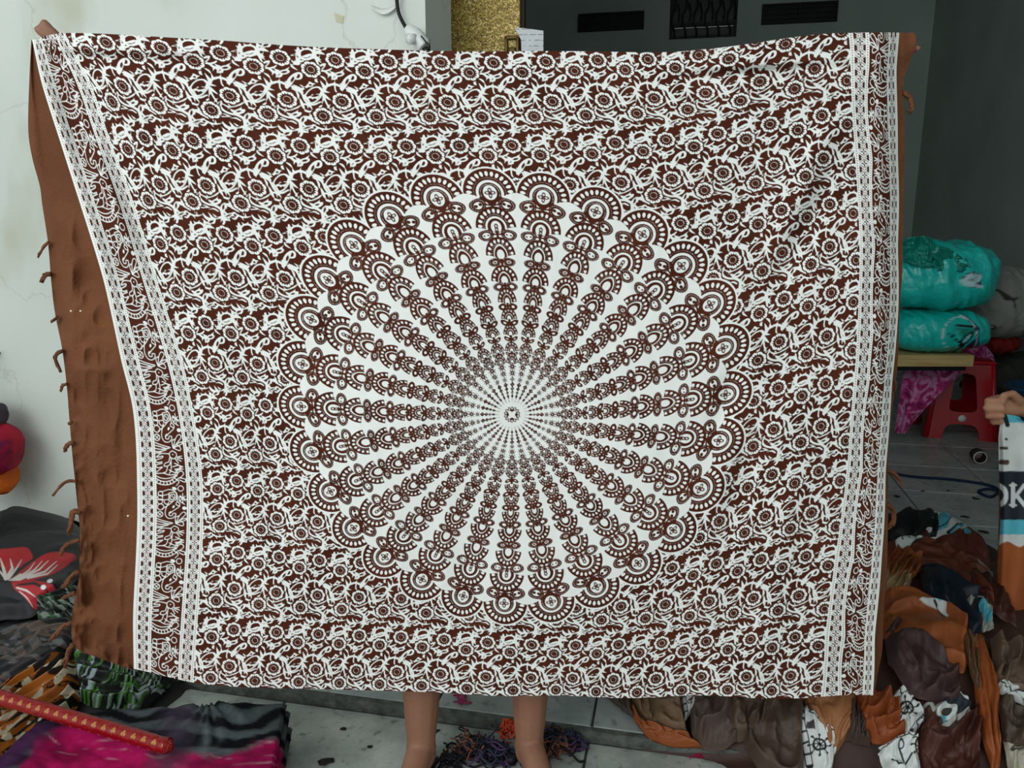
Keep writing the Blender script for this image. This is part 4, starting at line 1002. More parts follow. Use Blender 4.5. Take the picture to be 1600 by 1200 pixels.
for s, kn in ((-1, kn_l), (1, kn_r)):
    h0 = Vector((PX0 + s * 0.085, PYB, ZP - 0.03)); st_.append((tuple(h0), 0.098, tuple(h0.lerp(Vector(kn), 0.62)), 0.088))
blob(st_, 'shorts', M_short, per, 0.008, 3)

# the second one at the side of the room, seen only by the hand that holds a printed cloth
D2 = 1.98
p2 = empty('person', tuple(fl(1815, 905, STEP))); tag(p2, 'person at the right wall, hand holding up an orange and navy printed cloth', 'person')
bx, by = float(p2.location.x), float(p2.location.y)
z0 = STEP
lg = lambda s: [tuple(np.array(v) + (0, 0, z0)) for v in ((bx, by + s * 0.09, 0.76), (bx - 0.01, by + s * 0.10, 0.43), (bx + 0.01, by + s * 0.11, 0.075), (bx - 0.15, by + s * 0.13, 0.028))]
def leg2(s):
    hip, kn, an, toe = lg(s)
    return [(hip, 0.084, kn, 0.054), (kn, 0.054, tuple(np.array(kn) * .62 + np.array(an) * .38 + (0.012, 0, 0)), 0.053), (tuple(np.array(kn) * .62 + np.array(an) * .38 + (0.012, 0, 0)), 0.053, an, 0.034),
            (an, 0.034, (an[0] + 0.02, an[1], z0 + 0.03), 0.028), ((an[0] + 0.02, an[1], z0 + 0.03), 0.028, (toe[0] + .05, toe[1], z0 + 0.034), 0.030)] + \
           [((toe[0] + .05, toe[1] + k * .012, z0 + .028), 0.016, (toe[0] + .004 * abs(k), toe[1] + k * .017, z0 + 0.014), 0.010) for k in (-2, -1, 0, 1, 2)]
body = leg2(-1) + leg2(1)
tz = 1.22 + z0
body += [((bx, by, 0.80 + z0), (0.10, 0.145, 0.10), (bx, by, 0.97 + z0), (0.085, 0.115, 0.09)), ((bx, by, 0.97 + z0), (0.085, 0.115, 0.09), (bx, by, tz - 0.10), (0.095, 0.135, 0.10)),
         ((bx, by - 0.12, tz - .01), 0.056, (bx, by + 0.12, tz - .01), 0.056), ((bx, by, tz), 0.055, (bx - .01, by, tz + 0.09), 0.046)]
Hd, tf2 = head(bx - 0.015, by, tz + 0.185, Matrix.Rotation(math.radians(-75), 3, 'Z')); body += Hd
hc = pt(1562, 640, D2)
knu = [pt(1543, 626, D2 - .012), pt(1541, 638, D2 - .014), pt(1544, 650, D2 - .012), pt(1551, 660, D2 - .006)]
w2 = pt(1606, 640, D2 + 0.03)
body += arm((bx, by - 0.17, tz), (bx - 0.05, by - 0.20, tz - 0.29), tuple(w2))
body += arm((bx, by + 0.17, tz), (bx + 0.02, by + 0.21, tz - 0.28), (bx - 0.12, by + 0.20, tz - 0.48))
body += [(tuple(w2), 0.024, tuple(pt(1590, 634, D2 + .018)), (0.026, 0.022, 0.028)), (tuple(pt(1590, 634, D2 + .018)), (0.026, 0.022, 0.028), tuple(pt(1562, 640, D2 + .012)), (0.022, 0.018, 0.032))]
tips = [pt(1568, 626, D2 - .034), pt(1567, 639, D2 - .036), pt(1566, 650, D2 - .032), pt(1566, 660, D2 - .026)]
roots = [pt(1562, 622, D2 + .010), pt(1560, 636, D2 + .008), pt(1561, 648, D2 + .008), pt(1563, 658, D2 + .010)]
for k in range(4):
    r = (0.0095, 0.0100, 0.0095, 0.0085)[k]
    body += [(tuple(roots[k]), r + .002, tuple(knu[k]), r), (tuple(knu[k]), r, tuple(tips[k]), r * 0.82)]
body += [(tuple(pt(1592, 626, D2 - .002)), 0.014, tuple(pt(1582, 615, D2 - .018)), 0.011), (tuple(pt(1582, 615, D2 - .018)), 0.0105, tuple(pt(1567, 618, D2 - .034)), 0.0088)]
hx, hy = bx - 0.12, by + 0.20
body += [((hx, hy, tz - 0.48), 0.024, (hx - 0.02, hy, tz - 0.55), (0.018, 0.032, 0.034))] + [((hx - 0.02, hy + k * .017, tz - 0.57), 0.010, (hx - 0.045 + .004 * abs(k), hy + k * .018, tz - 0.635 + .008 * abs(k)), 0.008) for k in (-1.5, -.5, .5, 1.5)]
body += [((hx - .01, hy - .03, tz - .52), 0.012, (hx - 0.035, hy - 0.05, tz - 0.565), 0.009)]
blob(body, 'body', M_skin2, p2, 0.0055, 3); hair_and_eyes(tf2, p2)
blob([((bx, by, 0.80 + z0), (0.118, 0.16, 0.07), (bx, by, 0.97 + z0), (0.102, 0.132, 0.09)), ((bx, by, 0.97 + z0), (0.102, 0.132, 0.09), (bx, by, tz - .1), (0.112, 0.152, 0.1)),
      ((bx, by - 0.13, tz - .01), 0.066, (bx, by + 0.13, tz - .01), 0.066), ((bx, by - 0.16, tz), 0.062, (bx - .03, by - 0.19, tz - 0.16), 0.056), ((bx, by + 0.16, tz), 0.062, (bx + .01, by + 0.20, tz - 0.16), 0.056)], 'shirt', M_shirt, p2, 0.008, 3)
blob([((bx, by - 0.06, 0.80 + z0), (0.112, 0.11, 0.08), (bx, by + .06, 0.80 + z0), (0.112, 0.11, 0.08))] + [(lg(s)[0], 0.10, tuple(Vector(lg(s)[0]).lerp(Vector(lg(s)[1]), 0.7)), 0.088) for s in (-1, 1)], 'shorts', M_short, p2, 0.008, 3)

# ------------------------------------------------------------------ printed cloth colours
RUST, TAN, UMBER, PLUM = srgb(146, 78, 38), srgb(128, 92, 62), srgb(76, 54, 44), srgb(72, 52, 50)
OFFW, NAVY, CYAN, INKC, DRED = srgb(208, 212, 208), srgb(24, 32, 44), srgb(84, 178, 196), srgb(16, 18, 20), srgb(82, 34, 22)
M_print = printed('printed_rayon', rough=0.55, spec=0.35)
def paint(base, x, y, layers):
    c = np.broadcast_to(np.array(base, float), x.shape + (3,)).copy()
    for d, col in layers:
        k = smooth(0.5 - d / 1.2)[..., None]
        c = c * (1 - k) + np.array(col) * k
    return c
def wheel(x, y, cx, cy, r, sq=1.0, rot=0.0):
    X, Y = (x - cx), (y - cy) / sq
    q = np.hypot(X, Y); an = np.arctan2(Y, X) + rot
    d = np.minimum(np.abs(q - r * 0.52) - r * 0.09, q - r * 0.20)
    pa = np.mod(an + math.pi / 8, math.pi / 4) - math.pi / 8
    sp = np.maximum(np.abs(q * np.sin(pa)) - r * 0.055 - 0.02 * q * 0, q - r)
    kn = np.hypot(q - r * 0.9, q * np.sin(pa)) - r * 0.11
    return np.minimum(d, np.minimum(sp, np.where(np.abs(pa) < 0.5, kn, 9)))
def blocks(x, y, p0, p1, w, n):
    """row of rounded light blocks on a dark band along a line; returns (band, blocks)"""
    band = d_line(x, y, [p0, p1], w)
    vx, vy = p1[0] - p0[0], p1[1] - p0[1]; L = math.hypot(vx, vy)
    s = ((x - p0[0]) * vx + (y - p0[1]) * vy) / L; t = (-(x - p0[0]) * vy + (y - p0[1]) * vx) / L
    pit = L / n
    bx_ = np.maximum(np.abs(np.mod(s, pit) - pit / 2) - pit * 0.40, np.abs(t) - w * 0.72)
    return band, np.where((s > 0) & (s < L), bx_, 9)

# ------------------------------------------------------------------ heaps: a base shape that cloths lie over
class Heap:
    def __init__(self, humps, z0, bmax=None):
        self.bmax = bmax
        self.h = [(p[0], p[1], rx, ry, hh) for (p, rx, ry, hh) in humps]; self.z0 = z0
    def H(self, X, Y):
        z = np.zeros(np.shape(X))
        for (cx, cy, rx, ry, hh) in self.h:
            q = ((X - cx) / rx) ** 2 + ((Y - cy) / ry) ** 2
            z = np.maximum(z, 0) + hh * np.clip(1 - q, 0, None) ** 1.5
        return self.z0 + z + STEP * smooth((X * EY[0] + Y * EY[1] - B_STEP) / 0.03 + 0.5)
    def hit(self, px, py):
        dx, dy, dz = ray(px, py)
        t1 = (self.z0 - CAM_H) / dz; best = t1.copy(); found = np.zeros(np.shape(t1), bool)
        for k in range(120):
            t = t1 * (0.45 + 0.55 * k / 119.0)
            below = (CAM_H + dz * t) <= self.H(dx * t, dy * t)
            new = below & ~found; best = np.where(new, t, best); found |= below
        lo_ = np.where(found, best - t1 * 0.55 / 119.0, best); hi_ = best
        for k in range(14):
            mid = (lo_ + hi_) / 2; below = (CAM_H + dz * mid) <= self.H(dx * mid, dy * mid)
            hi_ = np.where(below, mid, hi_); lo_ = np.where(below, lo_, mid)
        best = np.where(found, hi_, best)
        if self.bmax is not None: best = np.minimum(best, self.bmax / (dx * EY[0] + dy * EY[1]))
        return np.stack([dx * best, dy * best, CAM_H + dz * best], -1)
def cloth(name, heap, top, bot, label, cat='cloth', lift=0.02, amp=0.012, fold=(3, 1), seed=1, base=RUST, layers=None, n=(70, 60), mat=None, group=None, parent=None, thick=0.002, fine=0.35, dye=None):
    """a limp cloth lying over a heap, outlined by its upper and its lower edge in the picture"""
    ny, nx = n
    s = np.linspace(0, 1, nx); t = np.linspace(0, 1, ny)[:, None, None]
    A = along(top, s)[None]; B = along(bot, s)[None]
    Q = A * (1 - t) + B * t
    x, y = Q[..., 0], Q[..., 1]
    S = np.broadcast_to(s[None], x.shape); T_ = np.broadcast_to(np.linspace(0, 1, ny)[:, None], x.shape)
    P = heap.hit(x, y)
    e = np.minimum(np.minimum(S, 1 - S), np.minimum(T_, 1 - T_)); e = smooth(e / 0.10)
    wv = vnoise(S * 2.5, T_ * 2.5, seed) * 0.8
    f = 0.5 + 0.5 * np.sin(2 * math.pi * (fold[0] * S + fold[1] * T_ + wv) + seed)
    f = f ** 1.6 + fine * ridged(S * 5 + seed, T_ * 4, seed + 40, 2) * 0.5 + 0.3 * vnoise(S * 3, T_ * 3, seed + 9)
    up = (lift * (0.25 + 0.75 * e) + amp * f * (0.25 + 0.75 * e))
    P = P + up[..., None] * np.array((0.0, -0.35, 0.94))
    me = grid_mesh(P)
    col = paint(base, x, y, layers(x, y) if layers else [])
    if dye is not None: col = dye(x, y, S, T_)
    add_color(me, 'dye', col)
    o = link(name, me, mat or M_print, parent); solid(o, thick, -1.0)
    if label: tag(o, label, cat, group)
    return o
# ------------------------------------------------------------------ heap of sewing cloths at the right
HR = Heap([(fl(1440, 1010, STEP), 0.46, 0.60, 0.17), (fl(1250, 1140, 0.0), 0.34, 0.26, 0.11), (fl(1440, 862, STEP), 0.33, 0.36, 0.12), (fl(1625, 1040, STEP), 0.34, 0.32, 0.09), (fl(1480, 1180, 0.0), 0.40, 0.34, 0.10), (fl(1080, 1115, 0.0), 0.22, 0.2, 0.05)], 0.0)
gx = np.linspace(0.12, 2.0, 190); gy = np.linspace(1.3, 2.95, 170)
GX, GY = np.meshgrid(gx, gy); Hh = HR.H(GX, GY)
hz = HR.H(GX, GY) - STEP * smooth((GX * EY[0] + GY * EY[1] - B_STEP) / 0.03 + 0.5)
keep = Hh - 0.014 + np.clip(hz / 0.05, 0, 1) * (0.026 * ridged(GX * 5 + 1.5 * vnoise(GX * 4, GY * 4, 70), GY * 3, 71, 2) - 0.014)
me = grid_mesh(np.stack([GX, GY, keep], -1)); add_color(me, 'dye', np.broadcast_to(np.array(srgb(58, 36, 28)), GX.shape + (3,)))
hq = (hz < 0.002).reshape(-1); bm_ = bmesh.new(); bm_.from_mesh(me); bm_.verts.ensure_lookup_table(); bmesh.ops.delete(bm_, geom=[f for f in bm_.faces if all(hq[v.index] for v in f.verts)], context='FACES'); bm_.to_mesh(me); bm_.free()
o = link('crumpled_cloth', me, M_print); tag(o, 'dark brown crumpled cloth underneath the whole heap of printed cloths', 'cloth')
RG = 'printed cloths heaped on the floor'
def HC(*a, **k): return cloth('crumpled_cloth', HR, *a, group=RG, **k)
# far end of the heap
HC([(1395, 805), (1430, 798), (1465, 806)], [(1385, 845), (1430, 848), (1470, 850)], 'black cloth bunched at the far end of the heap', base=INKC, amp=0.02, seed=3, n=(40, 40))
def L1(x, y):
    return [(d_poly(x, y, [(1438, 828), (1455, 805), (1463, 802), (1500, 815), (1512, 828), (1480, 842), (1455, 850)]), OFFW), (d_line(x, y, [(1462, 800), (1462, 822), (1452, 835)], 3), srgb(226, 230, 228)),
            (d_poly(x, y, [(1462, 812), (1470, 806), (1482, 816), (1478, 830), (1462, 836)]), CYAN), (d_line(x, y, [(1458, 834), (1476, 824), (1482, 818)], 1.0), NAVY),
            (d_line(x, y, [(1480, 838), (1500, 826)], 3.6), INKC), (d_line(x, y, [(1484, 838), (1502, 826)], 2.0), CYAN), (d_ell(x, y, 1508, 838, 4, 7, -20), CYAN)]
HC([(1425, 798), (1462, 800), (1505, 818), (1545, 862)], [(1438, 850), (1470, 868), (1500, 880), (1546, 896)], 'dark red cloth with white and light blue print at the far end of the heap', base=DRED, layers=L1, amp=0.012, seed=5, n=(90, 120))
def L2(x, y):
    b, k = blocks(x, y, (1396, 858), (1438, 842), 6, 4)
    return [(d_poly(x, y, [(1394, 850), (1412, 842), (1440, 840), (1438, 848), (1410, 872), (1396, 860)]), INKC), (k, OFFW), (d_poly(x, y, [(1398, 856), (1430, 849), (1416, 864), (1408, 864)]), OFFW)]
HC([(1384, 850), (1410, 842), (1445, 842), (1500, 868), (1552, 910)], [(1384, 880), (1420, 882), (1460, 892), (1510, 920), (1558, 960)], 'dark red cloth with white bar print below the black bundle', base=srgb(96, 46, 26), layers=L2, amp=0.016, seed=8, n=(80, 130))
HC([(1495, 868), (1520, 880), (1550, 905)], [(1520, 878), (1536, 892), (1552, 912)], 'grey and white cloth edge between the two dark red cloths', base=srgb(120, 116, 108), amp=0.006, seed=9, n=(24, 30))
HC([(1380, 872), (1400, 862), (1430, 868), (1440, 885)], [(1380, 905), (1400, 912), (1425, 905), (1438, 898)], 'rust brown cloth knotted beside the sarong edge', base=RUST, amp=0.026, fold=(4, 2), seed=12, n=(50, 50))
HC([(1380, 885), (1405, 892), (1425, 905)], [(1378, 935), (1400, 930), (1420, 925)], 'pale sheer cloth scrap lying beside the sarong edge', base=srgb(148, 124, 90), amp=0.014, seed=13, n=(40, 40))
HC([(1432, 888), (1470, 892), (1530, 920)], [(1440, 925), (1480, 960), (1515, 1000), (1540, 985)], 'navy blue cloth fold sloping down the heap', base=srgb(20, 30, 42), amp=0.02, fold=(2, 0.5), seed=15, n=(60, 60))
HC([(1500, 890), (1540, 900), (1575, 930)], [(1520, 945), (1555, 965), (1590, 985)], 'dark brown cloth behind the navy fold', base=srgb(62, 28, 18), amp=0.014, seed=16, n=(50, 50))
def L3(x, y):
    return [(d_poly(x, y, [(1430, 953), (1445, 942), (1470, 958), (1476, 975), (1466, 966), (1452, 962)]), OFFW), (d_poly(x, y, [(1445, 945), (1468, 940), (1478, 950), (1460, 958)]), CYAN),
            (wheel(x, y, 1464, 945, 8, 0.7), INKC), (d_line(x, y, [(1452, 956), (1472, 974)], 1.2), INKC), (d_line(x, y, [(1460, 962), (1476, 972)], 1.2), OFFW)]
HC([(1376, 930), (1410, 920), (1445, 930), (1485, 950), (1512, 985)], [(1376, 1000), (1420, 1010), (1470, 1040), (1500, 1055), (1508, 1050)], 'broad rust orange cloth with small ship wheel print across the heap', base=RUST, layers=L3, amp=0.022, fold=(1.2, 2.6), seed=18, n=(110, 130))
def L4(x, y):
    return [(d_poly(x, y, [(1520, 940), (1535, 950), (1528, 975), (1516, 985), (1508, 965)]), srgb(28, 24, 24)), (d_ell(x, y, 1535, 965, 8, 18, -20), CYAN)]
HC([(1500, 945), (1520, 935), (1548, 955)], [(1516, 995), (1535, 990), (1552, 985)], 'white cloth with dark and light blue shapes beside the hanging cloth', base=srgb(150, 150, 140), layers=L4, amp=0.012, seed=20, n=(70, 60))
HC([(1380, 985), (1410, 978), (1440, 1000), (1475, 1030), (1498, 1050)], [(1385, 1040), (1410, 1075), (1440, 1100), (1475, 1105), (1500, 1100)], 'plum brown satin cloth with deep folds under the orange cloth', base=PLUM, amp=0.034, fold=(2.6, 1.2), seed=23, n=(90, 100), mat=None)
HC([(1508, 985), (1520, 1060), (1530, 1140), (1548, 1210)], [(1530, 990), (1546, 1050), (1557, 1120), (1558, 1205)], 'long orange cloth strip running down beside the dark gap', base=srgb(140, 72, 30), amp=0.02, fold=(.4, 1.2), seed=25, n=(40, 90))
HC([(1490, 985), (1508, 990), (1522, 1000)], [(1515, 1055), (1522, 1080), (1530, 1100)], 'tan twisted cloth edge beside the orange strip', base=srgb(112, 84, 58), amp=0.016, seed=26, n=(60, 40))
HC([(1545, 1000), (1575, 1005), (1620, 1010)], [(1550, 1060), (1580, 1085), (1625, 1100)], 'grey brown crumpled cloth under the hanging cloth', base=srgb(104, 84, 70), amp=0.03, fold=(3, 1), seed=28, n=(70, 60))
def L5(x, y): 
    b, k = blocks(x, y, (1556, 1078), (1606, 1108), 7, 3)
    return [(d_line(x, y, [(1572, 1070), (1600, 1094)], 1.4), INKC), (d_line(x, y, [(1580, 1088), (1596, 1086)], 1.2), INKC), (d_line(x, y, [(1558, 1076), (1600, 1106)], 1.0), INKC)]
HC([(1552, 1078), (1570, 1068), (1620, 1085)], [(1556, 1084), (1585, 1100), (1625, 1120)], 'white cloth band with dark marks under the grey brown cloth', base=OFFW, layers=L5, amp=0.008, seed=29, n=(50, 60))
HC([(1556, 1085), (1580, 1100), (1625, 1120)], [(1565, 1160), (1585, 1180), (1625, 1190)], 'dull olive brown cloth hanging below the white band', base=srgb(72, 60, 48), amp=0.03, fold=(2, .3), seed=31, n=(70, 60))
HC([(1566, 1160), (1590, 1170), (1625, 1175)], [(1575, 1215), (1600, 1230), (1630, 1235)], 'pale printed cloth tucked under the olive brown cloth', base=srgb(166, 160, 142), layers=lambda x, y: [(np.abs(d_ell(x, y, 1588, 1176, 12, 5, -15)) - 1.2, INKC)], amp=0.01, seed=32, n=(50, 50))
# near end
def L6(x, y):
    b, k = blocks(x, y, (1404, 1080), (1400, 1098), 1, 1)
    b1, k1 = blocks(x, y, (1394, 1098), (1412, 1082), 6, 2); b2, k2 = blocks(x, y, (1422, 1150), (1446, 1124), 5, 3)
    return [(b1, INKC), (k1, OFFW), (b2, INKC), (k2, OFFW), (wheel(x, y, 1413, 1115, 19, 0.95, 0.2), INKC)]
HC([(1390, 1098), (1402, 1080), (1412, 1080), (1444, 1122)], [(1396, 1118), (1412, 1146), (1420, 1156), (1442, 1130)], 'white cloth panel with black ship wheel and block border on the heap', base=OFFW, layers=L6, amp=0.008, seed=35, n=(110, 110))
def L7(x, y):
    return [(d_poly(x, y, [(1470, 1105), (1490, 1090), (1515, 1105), (1512, 1118), (1475, 1128)]), srgb(48, 54, 60)), (np.abs(d_ell(x, y, 1474, 1122, 12, 10, -20)) - 3.4, OFFW), (d_line(x, y, [(1440, 1110), (1450, 1106), (1455, 1118), (1468, 1108)], 3.0), srgb(150, 152, 150)),
            (d_poly(x, y, [(1462, 1130), (1475, 1128), (1470, 1144)]), CYAN), (d_line(x, y, [(1470, 1145), (1490, 1132), (1508, 1122), (1505, 1134)], 4), srgb(176, 176, 170)), (d_line(x, y, [(1490, 1090), (1512, 1100)], 3), OFFW)]
HC([(1438, 1104), (1470, 1098), (1490, 1086), (1515, 1096)], [(1446, 1135), (1470, 1150), (1495, 1150), (1518, 1125)], 'dark cloth with light letters NO showing beside the ship wheel panel', base=srgb(70, 42, 34), layers=L7, amp=0.01, seed=37, n=(90, 110))
HC([(1440, 1130), (1480, 1140), (1520, 1110), (1526, 1100)], [(1428, 1185), (1450, 1230), (1500, 1235), (1530, 1200)], 'dark chestnut cloth filling the front of the heap', base=srgb(70, 34, 24), amp=0.03, fold=(1.6, 1), seed=38, n=(70, 70))
HC([(1335, 1086), (1360, 1082), (1388, 1085), (1398, 1110)], [(1345, 1140), (1365, 1168), (1395, 1160), (1415, 1148)], 'rust orange cloth bundle between the two ship wheel panels', base=srgb(140, 68, 30), amp=0.026, fold=(2, 1), seed=40, n=(80, 80))
def L8(x, y):
    b1, k1 = blocks(x, y, (1370, 1174), (1418, 1150), 6, 4); b2, k2 = blocks(x, y, (1408, 1146), (1426, 1156), 6, 2)
    an = np.minimum(d_line(x, y, [(1400, 1172), (1408, 1200)], 1.4), np.minimum(np.abs(d_ell(x, y, 1404, 1172, 4, 6)) - 1.0, d_line(x, y, [(1390, 1196), (1398, 1206), (1410, 1204), (1418, 1192)], 1.6)))
    return [(b1, INKC), (k1, OFFW), (b2, INKC), (k2, OFFW), (an, NAVY), (wheel(x, y, 1432, 1178, 16, 1.3), INKC)]
HC([(1368, 1172), (1395, 1158), (1420, 1146), (1430, 1155)], [(1385, 1225), (1400, 1232), (1425, 1232), (1440, 1225)], 'white cloth panel with anchor, block border and half ship wheel', base=OFFW, layers=L8, amp=0.014, fold=(2, .2), seed=42, n=(110, 100))
HC([(1245, 1088), (1275, 1082), (1320, 1085), (1338, 1090)], [(1262, 1110), (1285, 1150), (1300, 1185), (1330, 1140)], 'tan orange cloth smooth under the sarong corner', base=srgb(150, 98, 60), amp=0.008, seed=44, n=(70, 70))
HC([(1328, 1095), (1334, 1105), (1340, 1115)], [(1318, 1160), (1335, 1165), (1360, 1172)], 'dark umber cloth edge beside the rust bundle', base=srgb(66, 50, 44), amp=0.014, seed=45, n=(50, 30))
def L9(x, y):
    b1, k1 = blocks(x, y, (1246, 1116), (1262, 1205), 6, 5); b2, k2 = blocks(x, y, (1252, 1108), (1302, 1150), 5, 4)
    return [(b1, INKC), (k1, OFFW), (b2, INKC), (k2, OFFW), (wheel(x, y, 1277, 1174, 19, 0.95), INKC), (d_poly(x, y, [(1258, 1136), (1268, 1136), (1270, 1152), (1256, 1146)]), srgb(60, 56, 58))]
HC([(1240, 1105), (1255, 1104), (1285, 1132), (1303, 1152)], [(1250, 1225), (1270, 1230), (1295, 1215), (1304, 1172)], 'white cloth panel with ship wheel beside the tan orange cloth', base=OFFW, layers=L9, amp=0.008, seed=47, n=(130, 100))
HC([(1165, 1085), (1200, 1080), (1240, 1085), (1250, 1110)], [(1160, 1170), (1190, 1215), (1225, 1235), (1258, 1230)], 'large dark umber cloth hanging in front of the heap', base=srgb(74, 58, 48), amp=0.03, fold=(1.6, .8), seed=49, n=(80, 80))
HC([(1130, 1080), (1180, 1075), (1235, 1078)], [(1140, 1165), (1165, 1160), (1205, 1120)], 'taupe brown cloth ridge under the sarong hem', base=srgb(92, 74, 60), amp=0.03, fold=(2.2, -1), seed=51, n=(70, 70))
HC([(1075, 1085), (1100, 1078), (1140, 1080), (1155, 1095)], [(1080, 1150), (1095, 1172), (1125, 1176), (1150, 1165)], 'rounded plum brown cloth fold beside the block strip', base=srgb(84, 68, 62), amp=0.032, fold=(1.5, .4), seed=53, n=(70, 70))
def L10(x, y):
    b1, k1 = blocks(x, y, (1064, 1084), (1071, 1132), 4.5, 4); b2, k2 = blocks(x, y, (1132, 1084), (1152, 1096), 4, 2)
    return [(b1, INKC), (k1, srgb(170, 170, 166)), (d_line(x, y, [(1076, 1104), (1084, 1094), (1092, 1090)], 1.2), DRED), (np.abs(d_ell(x, y, 1076, 1105, 3, 3)) - .8, DRED)]
HC([(1060, 1082), (1075, 1080), (1100, 1082)], [(1068, 1132), (1074, 1124), (1082, 1108)], 'white cloth strip with block border under the sarong hem', base=OFFW, layers=L10, amp=0.005, seed=55, n=(80, 60))
HC([(978, 1085), (1010, 1082), (1062, 1084)], [(1004, 1130), (1035, 1140), (1074, 1150)], 'tan brown cloth end at the tip of the heap', base=srgb(120, 96, 72), amp=0.016, fold=(2, .6), seed=57, n=(60, 70))
HC([(945, 1090), (960, 1088), (985, 1090)], [(972, 1112), (982, 1120), (990, 1125)], 'dark taupe cloth corner on the floor tile', base=srgb(74, 64, 56), amp=0.008, seed=58, n=(30, 30))
HC([(982, 1100), (1000, 1130), (1040, 1142), (1080, 1158)], [(990, 1128), (1015, 1158), (1050, 1170), (1100, 1172)], 'rust cloth hem peeping out under the tan brown cloth', base=RUST, amp=0.012, fold=(3, .3), seed=59, n=(30, 70))
# ------------------------------------------------------------------ printed cloth in the second person's hand
def hanging():
    ny, nx = 230, 70
    S, T_ = np.meshgrid(np.linspace(0, 1, nx), np.linspace(0, 1, ny))
    x = 1558 + S * 95 + 3 * np.sin(T_ * 5); y = 648 + T_ * (372 - 20 * S) + 8 * (S - 0.3) ** 2 * (1 - T_)
    x = x + (1 - smooth(T_ / 0.1)) * (1568 - x) * 0.7
    dep = D2 - 0.014 + 0.012 * np.sin(S * 9 + T_ * 2) * smooth(T_ / 0.2) + 0.006 * vnoise(S * 4, T_ * 6, 61) + 0.03 * smooth((0.10 - S) / 0.1) * smooth(T_ / .15)
    O = np.minimum(np.abs(d_ell(x, y, 1559, 774, 13, 15)) - 3.6, 99); 
    K = np.minimum(d_line(x, y, [(1583, 757), (1583, 790)], 3.4), np.minimum(d_line(x, y, [(1586, 777), (1600, 758)], 2.6), d_line(x, y, [(1588, 773), (1601, 790)], 3.0)))
    K = np.minimum(K, np.minimum(d_line(x, y, [(1578, 758), (1588, 758)], 1.5), d_line(x, y, [(1578, 789), (1588, 789)], 1.5)))
    lay = [(y - 662, CYAN), (np.maximum(660 - y, y - 738), OFFW), (d_line(x, y, [(1570, 650), (1574, 664)], 3.5), INKC), (np.maximum(736 - y, y - 814), NAVY), (np.maximum(812 - y, y - 836), CYAN), (np.maximum(835 - y, y - 852 - 4 * np.sin(x / 6)), OFFW),
           (850 + 4 * np.sin(x / 6) - y, srgb(158, 84, 40)), (O, OFFW), (K, OFFW), (d_ell(x, y, 1572, 686, 2.2, 2.2), INKC), (d_line(x, y, [(1564, 700), (1573, 700)], 2), UMBER), (d_line(x, y, [(1564, 722), (1573, 722)], 4), UMBER), (x - 1562 - 2 * np.sin(y / 30), srgb(84, 42, 28))]
    me = grid_mesh(pt(x, y, dep)); add_color(me, 'dye', paint(OFFW, x, y, lay))
    o = link('printed_cloth', me, M_print); solid(o, 0.002, 0)
    tag(o, 'white, navy, light blue and orange printed cloth hanging from a hand, lettered OK', 'cloth')
hanging()

# ------------------------------------------------------------------ bags, stool and clutter at the back
def plastic(name):
    m, nt, b = nodes_of(name)
    at = N(nt, 'ShaderNodeAttribute', attribute_name='dye'); nt.links.new(at.outputs['Color'], b.inputs['Base Color'])
    b.inputs['Roughness'].default_value = 0.28; b.inputs['Specular IOR Level'].default_value = 0.6; b.inputs['Coat Weight'].default_value = 0.25; b.inputs['Coat Roughness'].default_value = 0.2
    tc = N(nt, 'ShaderNodeTexCoord'); nz = N(nt, 'ShaderNodeTexNoise'); nz.inputs['Scale'].default_value = 22; nz.inputs['Detail'].default_value = 4; nz.inputs['Distortion'].default_value = 1.2
    nt.links.new(tc.outputs['Object'], nz.inputs['Vector'])
    bp = N(nt, 'ShaderNodeBump'); bp.inputs['Strength'].default_value = 0.35; bp.inputs['Distance'].default_value = 0.02
    nt.links.new(nz.outputs[0], bp.inputs['Height']); nt.links.new(bp.outputs[0], b.inputs['Normal'])
    return m
M_plastic = plastic('glossy_teal_plastic')
TEAL, TEALD = srgb(20, 196, 186), srgb(10, 136, 120)
DB = 4.25
def proj(P):
    dep = P[..., 1] * CT + (CAM_H - P[..., 2]) * ST; up = (P[..., 2] - CAM_H) * CT + P[..., 1] * ST
    return CX + FPX * P[..., 0] / dep, CY - FPX * up / dep
def bag(cx, cy, rx, ry, rd, depth, seed, e=0.75, crease=0.012, base=TEAL, layers=None, dark=True, wr=1.0, zbot=None):
    c = pt(cx, cy, depth); k = depth * 1.01 / FPX
    if zbot is not None: c[2] = zbot + ry * k
    th, ph = np.meshgrid(np.linspace(0, 2 * math.pi, 180, endpoint=False), np.linspace(-math.pi / 2, math.pi / 2, 110))
    f = lambda v, ex: np.sign(v) * np.abs(v) ** ex
    X = rx * k * f(np.cos(ph), e) * f(np.cos(th), e); Y = rd * f(np.cos(ph), e) * f(np.sin(th), e); Z = ry * k * f(np.sin(ph), e)
    n = np.stack([np.cos(ph) * np.cos(th), np.cos(ph) * np.sin(th), np.sin(ph)], -1)
    w = crease * ridged(X * 9 + Z * 3 + seed, Z * 5 - X * 3, seed, 2) * wr + 0.5 * crease * ridged(X * 22 + Z * 10, Z * 8 + Y * 9, seed + 3, 2)
    P = np.stack([X, Y, Z], -1) + n * w[..., None] + c
    x, y = proj(P)
    me = grid_mesh(P, True)
    front = (P[..., 1] < c[1] + 0.02)
    col = paint(base, x, y, [(np.where(front, d, 9), cc) for d, cc in (layers(x, y) if layers else [])])
    add_color(me, 'dye', col)
    return me
ZBT = float(pt(1523, 555, DB - 0.17)[2]) + 0.006; KB = DB * 1.01 / FPX
